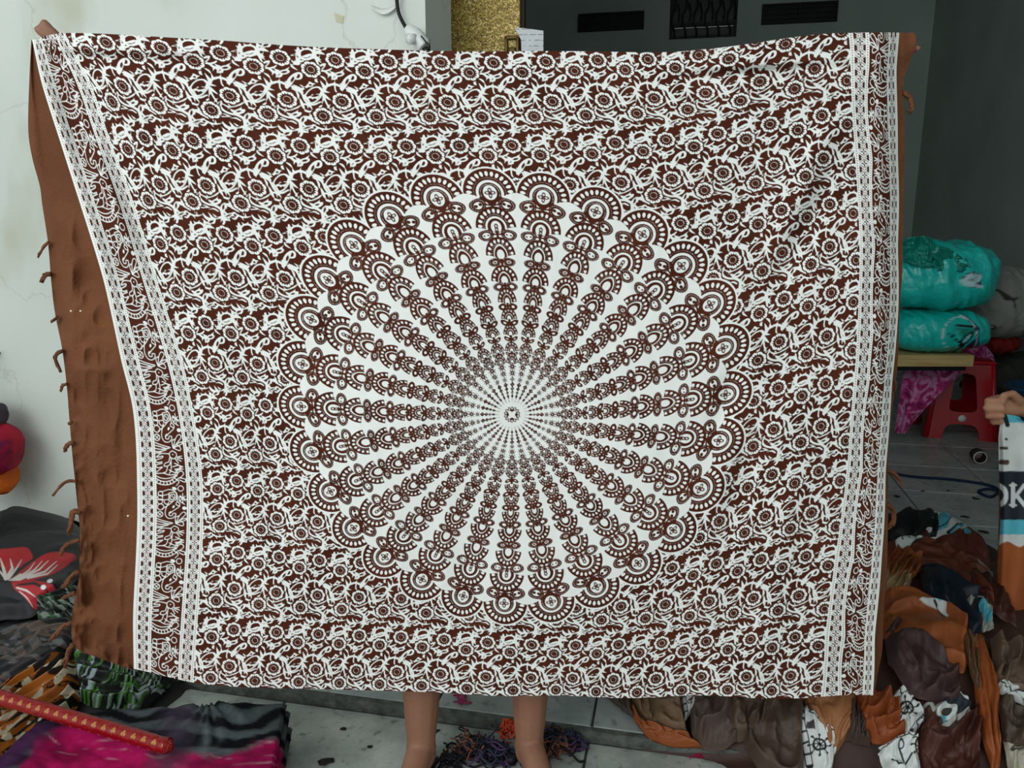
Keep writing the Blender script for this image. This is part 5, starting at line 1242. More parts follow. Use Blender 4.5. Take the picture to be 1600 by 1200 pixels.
b1 = empty('plastic_bag', pt(1465, 489, DB)); tag(b1, 'upper teal plastic bag with knotted top, stuffed full, on a matching bag', 'bag', 'teal plastic bags')
def LB1(x, y):
    d = np.minimum(d_line(x, y, [(1505, 438), (1518, 428), (1526, 440), (1532, 432)], 2.6), np.minimum(d_line(x, y, [(1506, 444), (1520, 446), (1534, 448)], 2.4), np.abs(d_ell(x, y, 1521, 436, 9, 6, -20)) - 2.0))
    blob_ = d_poly(x, y, [(1502, 436), (1516, 424), (1528, 426), (1536, 448), (1520, 450)])
    return [(blob_, NAVY), (d, srgb(190, 222, 228))]
link('bag_body', bag(1462, 437, 84, 50, 0.22, DB, 3, layers=LB1, zbot=ZBT + 62 * KB + 0.008), M_plastic, b1)
def flap(pts_t, pts_b, dep, seed, col, parent, amp=0.02):
    ny, nx = 34, 46; s = np.linspace(0, 1, nx); t = np.linspace(0, 1, ny)[:, None, None]
    Q = along(pts_t, s)[None] * (1 - t) + along(pts_b, s)[None] * t
    x, y = Q[..., 0], Q[..., 1]; S = np.broadcast_to(s[None], x.shape); T_ = np.broadcast_to(t[..., 0], x.shape)
    z = dep - amp * ridged(S * 4 + seed, T_ * 3, seed, 2) - amp * 0.6 * np.sin(S * 7 + T_ * 4)
    me = grid_mesh(pt(x, y, z)); add_color(me, 'dye', np.broadcast_to(np.array(col), x.shape + (3,)))
    o = link('tied_flap', me, M_plastic, parent); solid(o, 0.004); return o
flap([(1404, 378), (1425, 370), (1452, 370), (1462, 386)], [(1404, 400), (1425, 412), (1450, 420), (1462, 412)], DB - 0.17, 5, TEALD, b1)
flap([(1452, 384), (1475, 386), (1500, 398), (1518, 412)], [(1468, 432), (1485, 428), (1500, 425), (1516, 424)], DB - 0.20, 9, srgb(12, 134, 118), b1)
flap([(1404, 396), (1430, 408), (1458, 412)], [(1408, 404), (1436, 416), (1462, 418)], DB - 0.21, 11, TEALD, b1, 0.008)
b2 = empty('plastic_bag', pt(1460, 560, DB)); tag(b2, 'lower teal plastic bag with dark printed marks lying on the board', 'bag', 'teal plastic bags')
def LB2(x, y):
    return [(d_poly(x, y, [(1494, 494), (1512, 494), (1530, 512), (1530, 540), (1510, 552), (1500, 548), (1526, 528), (1520, 504)]), srgb(44, 36, 74)), (d_line(x, y, [(1492, 508), (1524, 511)], 2.0), INKC), (d_line(x, y, [(1484, 522), (1500, 536)], 1.6), INKC),
            (d_poly(x, y, [(1494, 512), (1522, 514), (1518, 524), (1502, 528)]), TEALD), (np.abs(d_ell(x, y, 1510, 530, 12, 4, -45)) - 1.6, INKC), (d_ell(x, y, 1511, 529, 9, 2.4, -45), srgb(130, 210, 214)),
            (d_line(x, y, [(1466, 553), (1490, 550), (1506, 540)], 1.6), INKC), (d_line(x, y, [(1500, 494), (1512, 498)], 2), srgb(220, 230, 232)), (np.abs(d_ell(x, y, 1500, 525, 27, 30)) - 0.9, srgb(190, 220, 226))]
link('bag_body', bag(1456, 520, 74, 31, 0.20, DB, 13, 0.7, 0.009, layers=LB2, zbot=ZBT), M_plastic, b2)
M_wood = None
def wood(name, c0, c1):
    m, nt, b = nodes_of(name); tc = N(nt, 'ShaderNodeTexCoord')
    mp = N(nt, 'ShaderNodeMapping'); mp.inputs['Scale'].default_value = (2, 2, 60); nt.links.new(tc.outputs['Object'], mp.inputs[0])
    nz = N(nt, 'ShaderNodeTexNoise'); nz.inputs['Scale'].default_value = 3; nz.inputs['Detail'].default_value = 6; nt.links.new(mp.outputs[0], nz.inputs['Vector'])
    nt.links.new(ramp(nt, nz.outputs[0], [(0.3, c0), (0.7, c1)]), b.inputs['Base Color']); b.inputs['Roughness'].default_value = 0.55
    return m
M_wood = wood('pale_wood', srgb(176, 146, 92), srgb(206, 178, 122))
q = pt(1523, 555, DB - 0.17); q2 = pt(1523, 573, DB - 0.17); q3 = pt(1340, 562, DB - 0.17)
m = MB(); m.box(((q[0] + q3[0]) / 2, DB - 0.17 + 0.21, (q[2] + q2[2]) / 2), q[0] - q3[0], 0.42, q[2] - q2[2], 0, 0.003)
o = m.build('wooden_board', M_wood, None, False); tag(o, 'pale wooden board carrying the teal bags on the red stool', 'board')
ZB = float(q2[2])
o = MB().box(((pt(1340, 575, DB)[0] + pt(1483, 575, DB)[0]) / 2, DB + 0.02, ZB - 0.012), pt(1483, 575, DB)[0] - pt(1340, 575, DB)[0], 0.36, 0.022, 0, 0.003).build('black_tray', M_black, None, False)
tag(o, 'flat black tray under the wooden board', 'tray')
# red stool: seat and four legs' panels with arched openings
M_red = plain('red_plastic', srgb(158, 12, 24), rough=0.32, var=0.06, spec=0.5)
sc_ = pt(1494, 672, 4.38); SX, SY = float(sc_[0]), 4.42
stl = empty('plastic_stool', (SX, SY, STEP)); tag(stl, 'red plastic stool with arched openings under the wooden board', 'stool')
HT = ZB - STEP - 0.026; srot = math.radians(-16)
def stool_pt(x, y, z): return (SX + x * math.cos(srot) - y * math.sin(srot), SY + x * math.sin(srot) + y * math.cos(srot), STEP + z)
wt, wb_ = 0.135, 0.185
def side(k):
    """one tapered side: two legs joined by a bar with an arch below and a window above"""
    def P(u, z, d):    # u -1..1 across, d = inward depth
        w = wb_ + (wt - wb_) * z / HT
        x, y = u * w, -(w - d)
        for _ in range(k): x, y = -y, x
        return stool_pt(x, y, z)
    outl = []
    zw0, zw1, zb0 = 0.165, HT - 0.05, 0.085
    L = lambda z: 0.60 - 0.12 * (z / HT)      # inner edge of the leg in u
    poly_pieces = []
    def quadstrip(us0, us1, zs):
        for a in range(len(zs) - 1):
            poly_pieces.append(((us0[a], zs[a]), (us1[a], zs[a]), (us1[a + 1], zs[a + 1]), (us0[a + 1], zs[a + 1])))
    arch = [(0.0, 0.50), (0.03, 0.50), (0.055, 0.47), (0.07, 0.42), (0.08, 0.34), (zb0, 0.22), (zb0 + .001, 0.0)]
    for s in (-1, 1):
        zs = [a for a, b in arch]; quadstrip([s * 1.0] * len(zs), [s * b for a, b in arch], zs)
        quadstrip([s * 1.0, s * 1.0], [0, 0], [zb0 + .001, zw0 - 0.012])
        win = [(zw0 - 0.012, 0.0), (zw0 - 0.010, 0.30), (zw0, 0.40), (zw0 + .02, 0.43), (zw1 - .03, 0.36), (zw1 - 0.01, 0.30), (zw1, 0.0)]
        quadstrip([s * 1.0] * len(win), [s * b for a, b in win], [a for a, b in win])
        quadstrip([s * 1.0, s * 1.0], [0, 0], [zw1, HT])
    V, F = [], []
    for pc in poly_pieces:
        i = len(V); V += [P(u, z, 0.0) for u, z in pc] + [P(u, z, 0.012) for u, z in pc]
        F += [(i, i + 1, i + 2, i + 3), (i + 7, i + 6, i + 5, i + 4), (i, i + 4, i + 5, i + 1), (i + 1, i + 5, i + 6, i + 2), (i + 2, i + 6, i + 7, i + 3), (i + 3, i + 7, i + 4, i)]
    me = mesh_from(V, F); bm = bmesh.new(); bm.from_mesh(me); bmesh.ops.remove_doubles(bm, verts=bm.verts, dist=0.0004); bmesh.ops.recalc_face_normals(bm, faces=bm.faces); bm.to_mesh(me); bm.free()
    return link('side_panel', me, M_red, stl, False), P
for k in range(4): sd_, Pf = side(k) if k else side(0)
_, P0 = None, None
m = MB(); m.box(stool_pt(0, 0, HT + 0.010), 2 * wt + 0.02, 2 * wt + 0.02, 0.022, srot, 0.008); m.build('seat', M_red, stl)
for sx in (-1, 1):
    for sy in (-1, 1):
        MB().tube([stool_pt(sx * (wb_ - .008), sy * (wb_ - .008), 0.002), stool_pt(sx * (wt - .006), sy * (wt - .006), HT)], [0.018, 0.012], 10).build('corner_post', M_red, stl)
w = wb_ + (wt - wb_) * 0.118 / HT
MB().tube([stool_pt(0.0, -w + 0.001, 0.118), stool_pt(0.0, -w - 0.002, 0.118)], 0.020, 18).build('sticker', plain('white_sticker', srgb(206, 210, 208), rough=0.5), stl)
# pink tie-dyed cloth over the stool
M_pink = None
def tiedye(name, stops, scale=5.0, dist=2.5, rough=0.7, streak=(1, 1, 1)):
    m, nt, b = nodes_of(name); tc = N(nt, 'ShaderNodeTexCoord')
    mp = N(nt, 'ShaderNodeMapping'); mp.inputs['Scale'].default_value = streak; nt.links.new(tc.outputs['Object'], mp.inputs[0])
    nz = N(nt, 'ShaderNodeTexNoise'); nz.inputs['Scale'].default_value = scale; nz.inputs['Detail'].default_value = 5; nz.inputs['Distortion'].default_value = dist
    nt.links.new(mp.outputs[0], nz.inputs['Vector']); nt.links.new(ramp(nt, nz.outputs[0], stops), b.inputs['Base Color'])
    b.inputs['Roughness'].default_value = rough; b.inputs['Specular IOR Level'].default_value = 0.25
    return m
M_pink = tiedye('pink_tie_dye', [(0.3, srgb(112, 20, 72)), (0.45, srgb(176, 52, 118)), (0.6, srgb(196, 140, 176)), (0.75, srgb(140, 40, 100))], 12, 2)
def drape(name, top, bot, dep, seed, amp, mat, label, cat='cloth', n=(60, 60), parent=None, fold=5, dye=None):
    ny, nx = n; s = np.linspace(0, 1, nx); t = np.linspace(0, 1, ny)[:, None, None]
    Q = along(top, s)[None] * (1 - t) + along(bot, s)[None] * t
    x, y = Q[..., 0], Q[..., 1]; S = np.broadcast_to(s[None], x.shape); T_ = np.broadcast_to(t[..., 0], x.shape)
    z = (dep(S, T_) if callable(dep) else dep) - amp * np.sin(S * fold * 2 * math.pi / 2 + 2 * vnoise(S * 2, T_ * 2, seed)) * (0.3 + 0.7 * T_) - amp * 0.5 * ridged(S * 5, T_ * 4, seed, 2)
    me = grid_mesh(pt(x, y, z))
    if dye is not None: add_color(me, 'dye', dye(x, y, S, T_))
    o = link(name, me, mat, parent); solid(o, 0.003)
    if label: tag(o, label, cat)
    return o
drape('tie_dyed_cloth', [(1412, 576), (1440, 576), (1475, 576), (1510, 574)], [(1398, 676), (1408, 678), (1415, 676), (1424, 660)], lambda S, T_: 4.26 - 0.10 * T_, 91, 0.012, M_pink, 'pink and purple tie-dyed cloth draped down the side of the red stool')
drape('tie_dyed_cloth', [(1505, 548), (1520, 540), (1538, 540), (1552, 556)], [(1524, 572), (1530, 575), (1545, 574), (1556, 578)], lambda S, T_: 4.42 - 0.05 * T_, 93, 0.010, M_pink, 'pink tie-dyed cloth end lying behind the wooden board', n=(40, 40))
# sack with a black swoosh, red cloth and dark bundles behind
M_sack = plastic('woven_grey_sack'); M_sack.node_tree.nodes['Principled BSDF'].inputs['Roughness'].default_value = 0.7; M_sack.node_tree.nodes['Principled BSDF'].inputs['Coat Weight'].default_value = 0.0
def LS(x, y):
    return [(d_seg(x, y, [(1551, 451, .6), (1562, 455, 2.5), (1572, 464, 5), (1582, 468, 2.5), (1592, 465, .8)]), INKC), (d_line(x, y, [(1584, 468), (1586, 480)], 1.0), INKC), (np.abs(d_ell(x, y, 1550, 511, 5, 3)) - 1, INKC)]
sk1 = link('sack', bag(1566, 470, 72, 54, 0.20, 4.52, 23, 0.9, 0.010, base=srgb(132, 134, 128), layers=LS), M_sack); tag(sk1, 'grey sack with black curved mark, behind the teal bags', 'sack')
M_dred = plain('dull_red_cloth', srgb(120, 26, 20), rough=0.85, bump=0.3); M_dgrey = plain('dark_grey_cloth', srgb(52, 54, 50), rough=0.9, bump=0.3, bscale=30)
def lump(name, cx, cy, rx, ry, rd, dep, seed, mat, label, cat, cr=0.02):
    me = bag(cx, cy, rx, ry, rd, dep, seed, 0.8, cr); o = link(name, me, mat); tag(o, label, cat); return o
lump('red_cloth', 1552, 534, 32, 14, 0.13, 4.60, 33, M_dred, 'dull red cloth bundle squeezed under the grey sack', 'cloth')
lump('dark_bundle', 1562, 598, 40, 47, 0.16, 4.72, 37, M_dgrey, 'dark grey cloth bundle under the dull red cloth', 'bundle', 0.03)
M_blue = plain('dark_blue_plastic', srgb(22, 62, 92), rough=0.4, var=0.1)
tbc = fl(1618, 712, STEP)
tub = empty('plastic_basin', tuple(tbc)); tag(tub, 'dark blue plastic basin standing behind the hand', 'basin')
m = MB(); zt = float(pt(1590, 604, tbc[1])[2])
prof = [(0.12, STEP + .002), (0.135, STEP + .02), (0.165, zt - .02), (0.18, zt - .012), (0.18, zt), (0.160, zt), (0.125, STEP + .03), (0.01, STEP + .026)]
th = np.linspace(0, 2 * math.pi, 48, endpoint=False)
Pm = np.array([[(tbc[0] + r * math.cos(a), tbc[1] + r * math.sin(a), z) for a in th] for r, z in prof]); link('basin_wall', grid_mesh(Pm, True), M_blue, tub)
# floor oddments
M_grayc = plain('grey_cardboard', srgb(40, 42, 42), rough=0.6)
rg = fl(1534, 727, STEP); 
tr_ = empty('tape_roll', tuple(rg)); tag(tr_, 'dark tape roll with pale rim standing on the floor tiles', 'tape')
def ring_mesh(c, ax, r0, r1, h):
    c = Vector(c); ax = Vector(ax).normalized(); a = ax.cross(Vector((0, 0, 1))).normalized(); b = a.cross(ax)
    P = [[tuple(c + ax * d + (a * math.cos(t) + b * math.sin(t)) * r) for t in np.linspace(0, 2 * math.pi, 40, endpoint=False)] for r, d in ((r0, -h), (r1, -h), (r1, h), (r0, h), (r0, -h))]
    return grid_mesh(np.array(P), True)
rc_ = (rg[0], rg[1] + 0.02, STEP + 0.034)
link('roll', ring_mesh((rc_[0] + .008, rc_[1] + 0.03, rc_[2]), (0.25, 1, 0), 0.026, 0.033, 0.03), M_grayc, tr_, False)
link('rim', ring_mesh(rc_, (0.25, 1, 0), 0.0275, 0.0315, 0.003), plain('pale_rim', srgb(186, 190, 186), rough=0.5), tr_, False)
M_rope = plain('blue_cord', srgb(16, 38, 66), rough=0.8, var=0.3, scale=50, bump=0.5, bscale=400)
path = [fl(x, y, STEP + 0.007) for x, y in ((1380, 735), (1408, 742), (1440, 746), (1475, 748), (1510, 752), (1545, 758), (1560, 766), (1550, 776), (1534, 772), (1530, 767), (1548, 764), (1580, 772), (1620, 790))]
o = MB().tube(spline(path, 6), 0.0065, 8).build('blue_cord', M_rope); tag(o, 'dark blue cord lying loosely across the floor tiles', 'cord')
rnd = random.Random(4)
M_green = plain('dark_green_scrap', srgb(28, 52, 34), rough=0.8); M_scrap = plain('dark_scrap', srgb(34, 30, 28), rough=0.9)
def scrap(x, y, r, z, mat, label, seed):
    rn = random.Random(seed); c = fl(x, y, z); k = 8; ring = []
    V = [(c[0], c[1], z + r * 0.35)]
    for i in range(k):
        a = 2 * math.pi * i / k; q = r * rn.uniform(0.55, 1.2); V.append((c[0] + q * math.cos(a) * 1.3, c[1] + q * math.sin(a), z + r * rn.uniform(0.02, 0.3)))
    o = link('cloth_scrap', mesh_from(V, [(0, i + 1, (i + 1) % k + 1) for i in range(k)]), mat); solid(o, 0.0012); tag(o, label, 'scrap', 'scraps on the floor')
for i, (x, y, r, z, mt) in enumerate([(1442, 768, .010, STEP, M_scrap), (1482, 767, .008, STEP, M_scrap), (1524, 780, .016, STEP, M_green), (1402, 776, .012, STEP, M_scrap), (1508, 808, .014, STEP, M_scrap), (1536, 832, .016, STEP, M_scrap), (1452, 796, .010, STEP, M_scrap)]):
    scrap(x, y, r, z, mt, 'small dark scrap on the grey tiles between stool and heap' if mt is M_scrap else 'dark green scrap on the grey tiles between stool and heap', 200 + i)
for i, (x, y, r) in enumerate([(510, 1192, .014), (536, 1140, .006), (578, 1168, .006), (684, 1142, .005), (579, 1167, .004), (608, 1105, .006), (680, 1145, .004), (452, 1157, .004)]):
    scrap(x, y, r, 0.0, M_scrap, 'small dark scrap on the worn tiles beside the bare feet', 230 + i)
# tangles of thread between the feet
def tangle(cx, cy, rx, rz, n, z, cols, seed, label):
    rn = random.Random(seed); c = fl(cx, cy, z)
    root = empty('thread_tangle', tuple(c)); tag(root, label, 'thread', 'thread tangles on the floor')
    for ci, col in enumerate(cols):
        m = MB()
        for s in range(n // len(cols)):
            pts = []; p = np.array([rn.gauss(0, rx * 0.5), rn.gauss(0, rx * 0.35), rn.uniform(0.004, rz)])
            dv = np.array([rn.gauss(0, 1), rn.gauss(0, 1), 0.3])
            for k in range(6):
                pts.append((c[0] + p[0], c[1] + p[1], z + max(0.003, p[2])))
                dv = dv * 0.5 + np.array([rn.gauss(0, 1), rn.gauss(0, 1), rn.gauss(0, .8)]); p = p * 0.88 + dv * rx * 0.22; p[2] = min(max(p[2], 0.003), rz)
            m.tube(spline(pts, 3), rn.uniform(0.0014, 0.0030), 5)
        m.build('thread_strands', col, root)
Mb = plain('black_thread', srgb(24, 24, 28), rough=0.9); Mn = plain('navy_thread', srgb(44, 52, 70), rough=0.9); Mo = plain('orange_thread', srgb(178, 66, 36), rough=0.9); Mr = plain('brown_thread', srgb(116, 70, 56), rough=0.9); Mv = plain('violet_thread', srgb(70, 52, 84), rough=0.9)
tangle(730, 1176, 0.035, 0.04, 40, 0.0, (Mb, Mr), 1, 'black and brown tangle of thread between the feet')
tangle(770, 1186, 0.055, 0.03, 60, 0.0, (Mn, Mv, Mb), 2, 'navy and violet tangle of thread between the feet')
tangle(797, 1150, 0.022, 0.045, 36, 0.0, (Mo,), 3, 'bright orange tuft of thread beside the bare ankle')
tangle(868, 1172, 0.045, 0.045, 70, 0.0, (Mn, Mb, Mr), 4, 'navy tangle of thread with brown core outside the bare foot')
tangle(895, 1168, 0.028, 0.035, 36, 0.0, (Mn, Mv), 5, 'small violet and navy tangle of thread by the dark step')
tangle(700, 1196, 0.030, 0.025, 30, 0.0, (Mb,), 6, 'flat black tangle of thread beside the bare foot')
Mpk = plain('magenta_thread', srgb(160, 60, 100), rough=0.9)
tangle(722, 1093, 0.022, 0.006, 10, STEP, (Mpk,), 7, 'loose magenta thread on the raised tiles'); tangle(1094, 1183, 0.014, 0.008, 10, 0.0, (plain('crimson_thread', srgb(150, 20, 60), rough=0.9),), 8, 'crimson thread scrap by the end of the heap')

# ------------------------------------------------------------------ piles at the left
HL = Heap([(fl(40, 960, STEP), 0.55, 0.50, 0.20), (fl(-40, 900, STEP), 0.45, 0.40, 0.19), (fl(190, 1050, 0.0), 0.26, 0.26, 0.09), (fl(60, 1090, 0.0), 0.42, 0.34, 0.10), (np.array((-1.72, 2.40, 0)), 0.45, 0.36, 0.03)], 0.0, B_WALL - 0.05)
gx = np.linspace(-2.6, -0.55, 110); gy = np.linspace(1.35, 2.9, 110)
GX, GY = np.meshgrid(gx, gy); GY = np.minimum(GY, (B_WALL - 0.06 - GX * EY[0]) / EY[1]); Hh = HL.H(GX, GY)
hz = HL.H(GX, GY) - STEP * smooth((GX * EY[0] + GY * EY[1] - B_STEP) / 0.03 + 0.5)
keep = Hh - 0.014 + np.clip(hz / 0.05, 0, 1) * (0.02 * ridged(GX * 4, GY * 6, 171, 2) - 0.012)
me = grid_mesh(np.stack([GX, GY, keep], -1)); add_color(me, 'dye', np.broadcast_to(np.array(srgb(34, 32, 32)), GX.shape + (3,)))
hq = (hz < 0.002).reshape(-1); bm_ = bmesh.new(); bm_.from_mesh(me); bm_.verts.ensure_lookup_table(); bmesh.ops.delete(bm_, geom=[f for f in bm_.faces if all(hq[v.index] for v in f.verts)], context='FACES'); bm_.to_mesh(me); bm_.free()
o = link('folded_cloth', me, M_print); tag(o, 'dark cloths at the bottom of the pile under the black flowered cloth', 'cloth')
LG = 'cloths piled by the white wall'
REDF = srgb(164, 24, 34)
def LF(x, y):
    pet1 = d_poly(x, y, spline([(-20, 880), (20, 876), (48, 872), (57, 882), (58, 890), (44, 900), (25, 920), (10, 905), (0, 914), (-20, 900)], 4))
    pet2 = d_poly(x, y, spline([(24, 925), (50, 902), (70, 888), (95, 880), (118, 882), (126, 888), (112, 902), (90, 915), (60, 925), (38, 930)], 4))
    pet3 = d_poly(x, y, spline([(26, 928), (50, 925), (78, 928), (96, 936), (80, 948), (58, 960), (44, 950), (32, 940)], 4))
    w = np.minimum(d_poly(x, y, [(22, 926), (40, 914), (56, 918), (40, 926)]), d_seg(x, y, [(18, 922, 3.5), (14, 905, 2), (10, 892, .4)]))
    for p in ([(20, 920, 2.6), (28, 906, 2), (25, 892, .4)], [(22, 922, 2.6), (34, 906, 1.2), (42, 892, .4)], [(16, 920, 2), (6, 908, 1), (2, 898, .4)], [(42, 918, 1.8), (54, 908, 1.2), (62, 896, .4)], [(46, 918, 1.6), (62, 908, 1.2), (74, 895, .4)],
              [(48, 919, 1.6), (70, 908, 1.4), (84, 895, .4)], [(50, 920, 1.6), (78, 912, 1.4), (97, 896, .4)], [(52, 922, 1.6), (82, 915, 1.2), (98, 902, .4)], [(36, 938, 1.6), (50, 942, 1.8), (63, 950, .5)], [(40, 944, .8), (50, 952, 1), (56, 959, .4)]):
        w = np.minimum(w, d_seg(x, y, p))
    dots = np.minimum(d_ell(x, y, 86, 926, 4.6, 3, -20), d_ell(x, y, 76, 936, 4.2, 3.4, -30))
    blk = np.minimum(d_seg(x, y, [(24, 924, 1.5), (34, 910, 3), (50, 900, 1)]), d_seg(x, y, [(34, 934, 1), (62, 930, 2.2), (82, 940, 1)]))
    leaf = d_ell(x, y, 2, 982, 14, 5, 18)
    return [(np.minimum(pet1, np.minimum(pet2, pet3)), REDF), (blk, INKC), (w, srgb(206, 196, 190)), (dots, srgb(220, 222, 222)), (leaf, srgb(66, 120, 30))]
cloth('folded_cloth', HL, [(-60, 842), (0, 822), (25, 799), (75, 808), (140, 824)], [(-60, 880), (0, 862), (30, 852), (80, 850), (140, 862)], 'plain black cloth on top of the pile against the white wall', lift=0.03, amp=0.008, fold=(1, .3), base=srgb(14, 14, 16), seed=61, n=(50, 60), group=LG)
cloth('folded_cloth', HL, [(-60, 870), (0, 850), (30, 838), (80, 838), (150, 852)], [(-60, 1005), (0, 975), (35, 972), (62, 962), (130, 905)], 'black cloth printed with a large red hibiscus flower', lift=0.045, amp=0.006, fold=(.8, .4), base=srgb(17, 18, 22), layers=LF, seed=62, n=(170, 210), fine=0.1, group=LG)
def streaks(cols, ang, seed, fx=0.10, fy=0.028):
    fx = fx * 1.9; fy = fy * 1.1
    c, s = math.cos(math.radians(ang)), math.sin(math.radians(ang))
    def f(x, y, S, T_):
        a = x * c + y * s; b = -x * s + y * c
        n1 = vnoise(a * fy, b * fx * 2.4, seed); n2 = vnoise(a * fy * 1.8 + 9, b * fx * 3.4, seed + 1); n3 = vnoise(a * fy * 3 + 3, b * fx * 2, seed + 2)
        col = np.broadcast_to(np.array(cols[0]), x.shape + (3,)).copy()
        col[n1 > 0.05] = cols[1]; col[n2 > 0.25] = cols[2]; col[n3 > 0.42] = cols[3]
        col[np.abs(n1 - 0.05) < 0.06] = cols[0]
        return col
    return f
def pleats(nm, top, bot, label, dye, seed, npl, n=(90, 130), lift=0.02, amp=0.018, ang=0):
    """a folded, pleated cloth whose fold edges show as ridges"""
    return cloth(nm, HL, top, bot, label, lift=lift, amp=amp, fold=(npl * math.sin(math.radians(ang)), npl * math.cos(math.radians(ang))), seed=seed, n=n, dye=dye, fine=0.25, group=LG)
cloth('folded_cloth', HL, [(60, 945), (85, 940), (130, 925)], [(62, 985), (90, 985), (130, 980)], 'dark green and white streaked cloth under the red hibiscus', lift=0.03, amp=0.02, fold=(1, 5), seed=64, n=(70, 80), dye=streaks([srgb(10, 14, 12), srgb(48, 78, 50), srgb(126, 136, 126), srgb(18, 22, 20)], 8, 5), group=LG)
cloth('folded_cloth', HL, [(-60, 985), (0, 984), (50, 975), (95, 972), (130, 978)], [(-60, 1085), (0, 1078), (40, 1062), (90, 1030), (120, 1012)], 'brown and grey marbled cloth under the black flowered cloth', lift=0.025, amp=0.014, fold=(1, 2), seed=65, n=(110, 130),
      dye=lambda x, y, S, T_: streaks([srgb(22, 22, 24), srgb(76, 62, 52), srgb(72, 72, 72), srgb(30, 26, 26)], -12, 15, 0.045, 0.022)(x, y + 8 * vnoise(x / 30, y / 30, 7), S, T_), group=LG)
pleats('folded_cloth', [(-20, 1130), (20, 1075), (60, 1045), (108, 1008)], [(-30, 1235), (50, 1160), (110, 1125), (134, 1085)], 'orange, white and black pleated batik cloth beside the green pile', streaks([srgb(20, 16, 12), srgb(166, 94, 22), srgb(140, 76, 18), srgb(196, 186, 160)], -38, 25, 0.07, 0.016), 66, 7, n=(150, 150), lift=0.035)
pleats('folded_cloth', [(112, 1002), (130, 990), (180, 1010), (235, 1035)], [(128, 1100), (150, 1110), (190, 1112), (222, 1108)], 'green, white and black pleated cloth beside the orange batik', streaks([srgb(10, 12, 10), srgb(66, 116, 40), srgb(150, 166, 166), srgb(24, 34, 20)], -32, 35, 0.07, 0.016), 67, 7, n=(150, 130), lift=0.035)
pleats('folded_cloth', [(195, 1012), (230, 1025), (262, 1050), (292, 1058)], [(185, 1112), (205, 1112), (225, 1112), (250, 1090)], 'pale green and grey pleated cloth end at the edge of the green pile', streaks([srgb(14, 18, 14), srgb(84, 128, 66), srgb(160, 172, 172), srgb(30, 40, 30)], -35, 45, 0.08, 0.018), 68, 5, n=(110, 110), lift=0.02)
# bundle hung at the left edge, against the wall
Mp = tiedye('red_violet_bundle_cloth', [(0.35, srgb(66, 16, 66)), (0.5, srgb(150, 12, 46)), (0.62, srgb(176, 16, 40)), (0.75, srgb(90, 24, 90))], 6, 1.5)
Mor = plain('orange_cloth', srgb(206, 96, 20), rough=0.8, var=0.2, bump=0.3)
dw = 2.70
bd = empty('cloth_bundle', tuple(pt(-20, 770, dw))); tag(bd, 'red, purple and orange cloth bundle hanging beside the white wall', 'bundle')
link('bundle_cloth', bag(-38, 705, 62, 42, 0.10, dw, 43, 0.8, 0.012), Mp, bd); link('bundle_hem', bag(-40, 742, 58, 34, 0.085, dw + 0.02, 47, 0.8, 0.012), Mor, bd)
me = bag(-45, 650, 52, 22, 0.07, dw + 0.02, 53, 0.8, 0.01); link('bundle_top', me, plain('grey_violet_cloth', srgb(70, 56, 66), rough=0.9), bd)
nz_ = pt(-45, 560, dw + 0.06)
MB().tube([pt(-60, 640, dw + 0.02), pt(-52, 600, dw + 0.05), nz_], 0.006, 8).build('strap', M_black, bd)
MB().tube([nz_ + np.array((0.01, -0.02, 0)), nz_ + EY * (B_WALL - 0.001 - ab(nz_)[1])], 0.006, 8).build('nail', M_iron, bd)
# folded tie-dyed cloths in the foreground, right edge showing the layers
def tie_dye_front():
    m, nt, b = nodes_of('black_pink_tie_dye'); tc = N(nt, 'ShaderNodeTexCoord'); ge = N(nt, 'ShaderNodeNewGeometry')
    at = N(nt, 'ShaderNodeAttribute', attribute_name='dye')
    nz = N(nt, 'ShaderNodeTexNoise'); nz.inputs['Scale'].default_value = 16; nz.inputs['Detail'].default_value = 6; nz.inputs['Distortion'].default_value = 1.8
    nt.links.new(ge.outputs['Position'], nz.inputs['Vector'])
    mx = N(nt, 'ShaderNodeMix', data_type='RGBA', blend_type='SOFT_LIGHT'); mx.inputs[0].default_value = 0.45
    nt.links.new(at.outputs['Color'], mx.inputs[6]); nt.links.new(ramp(nt, nz.outputs[0], [(0.3, (0.2,) * 3), (0.72, (0.8,) * 3)]), mx.inputs[7]); nt.links.new(mx.outputs[2], b.inputs['Base Color'])
    b.inputs['Roughness'].default_value = 0.85; b.inputs['Specular IOR Level'].default_value = 0.08
    weave_bump(nt, b, 700, 0.1)
    return m
M_tie = tie_dye_front()
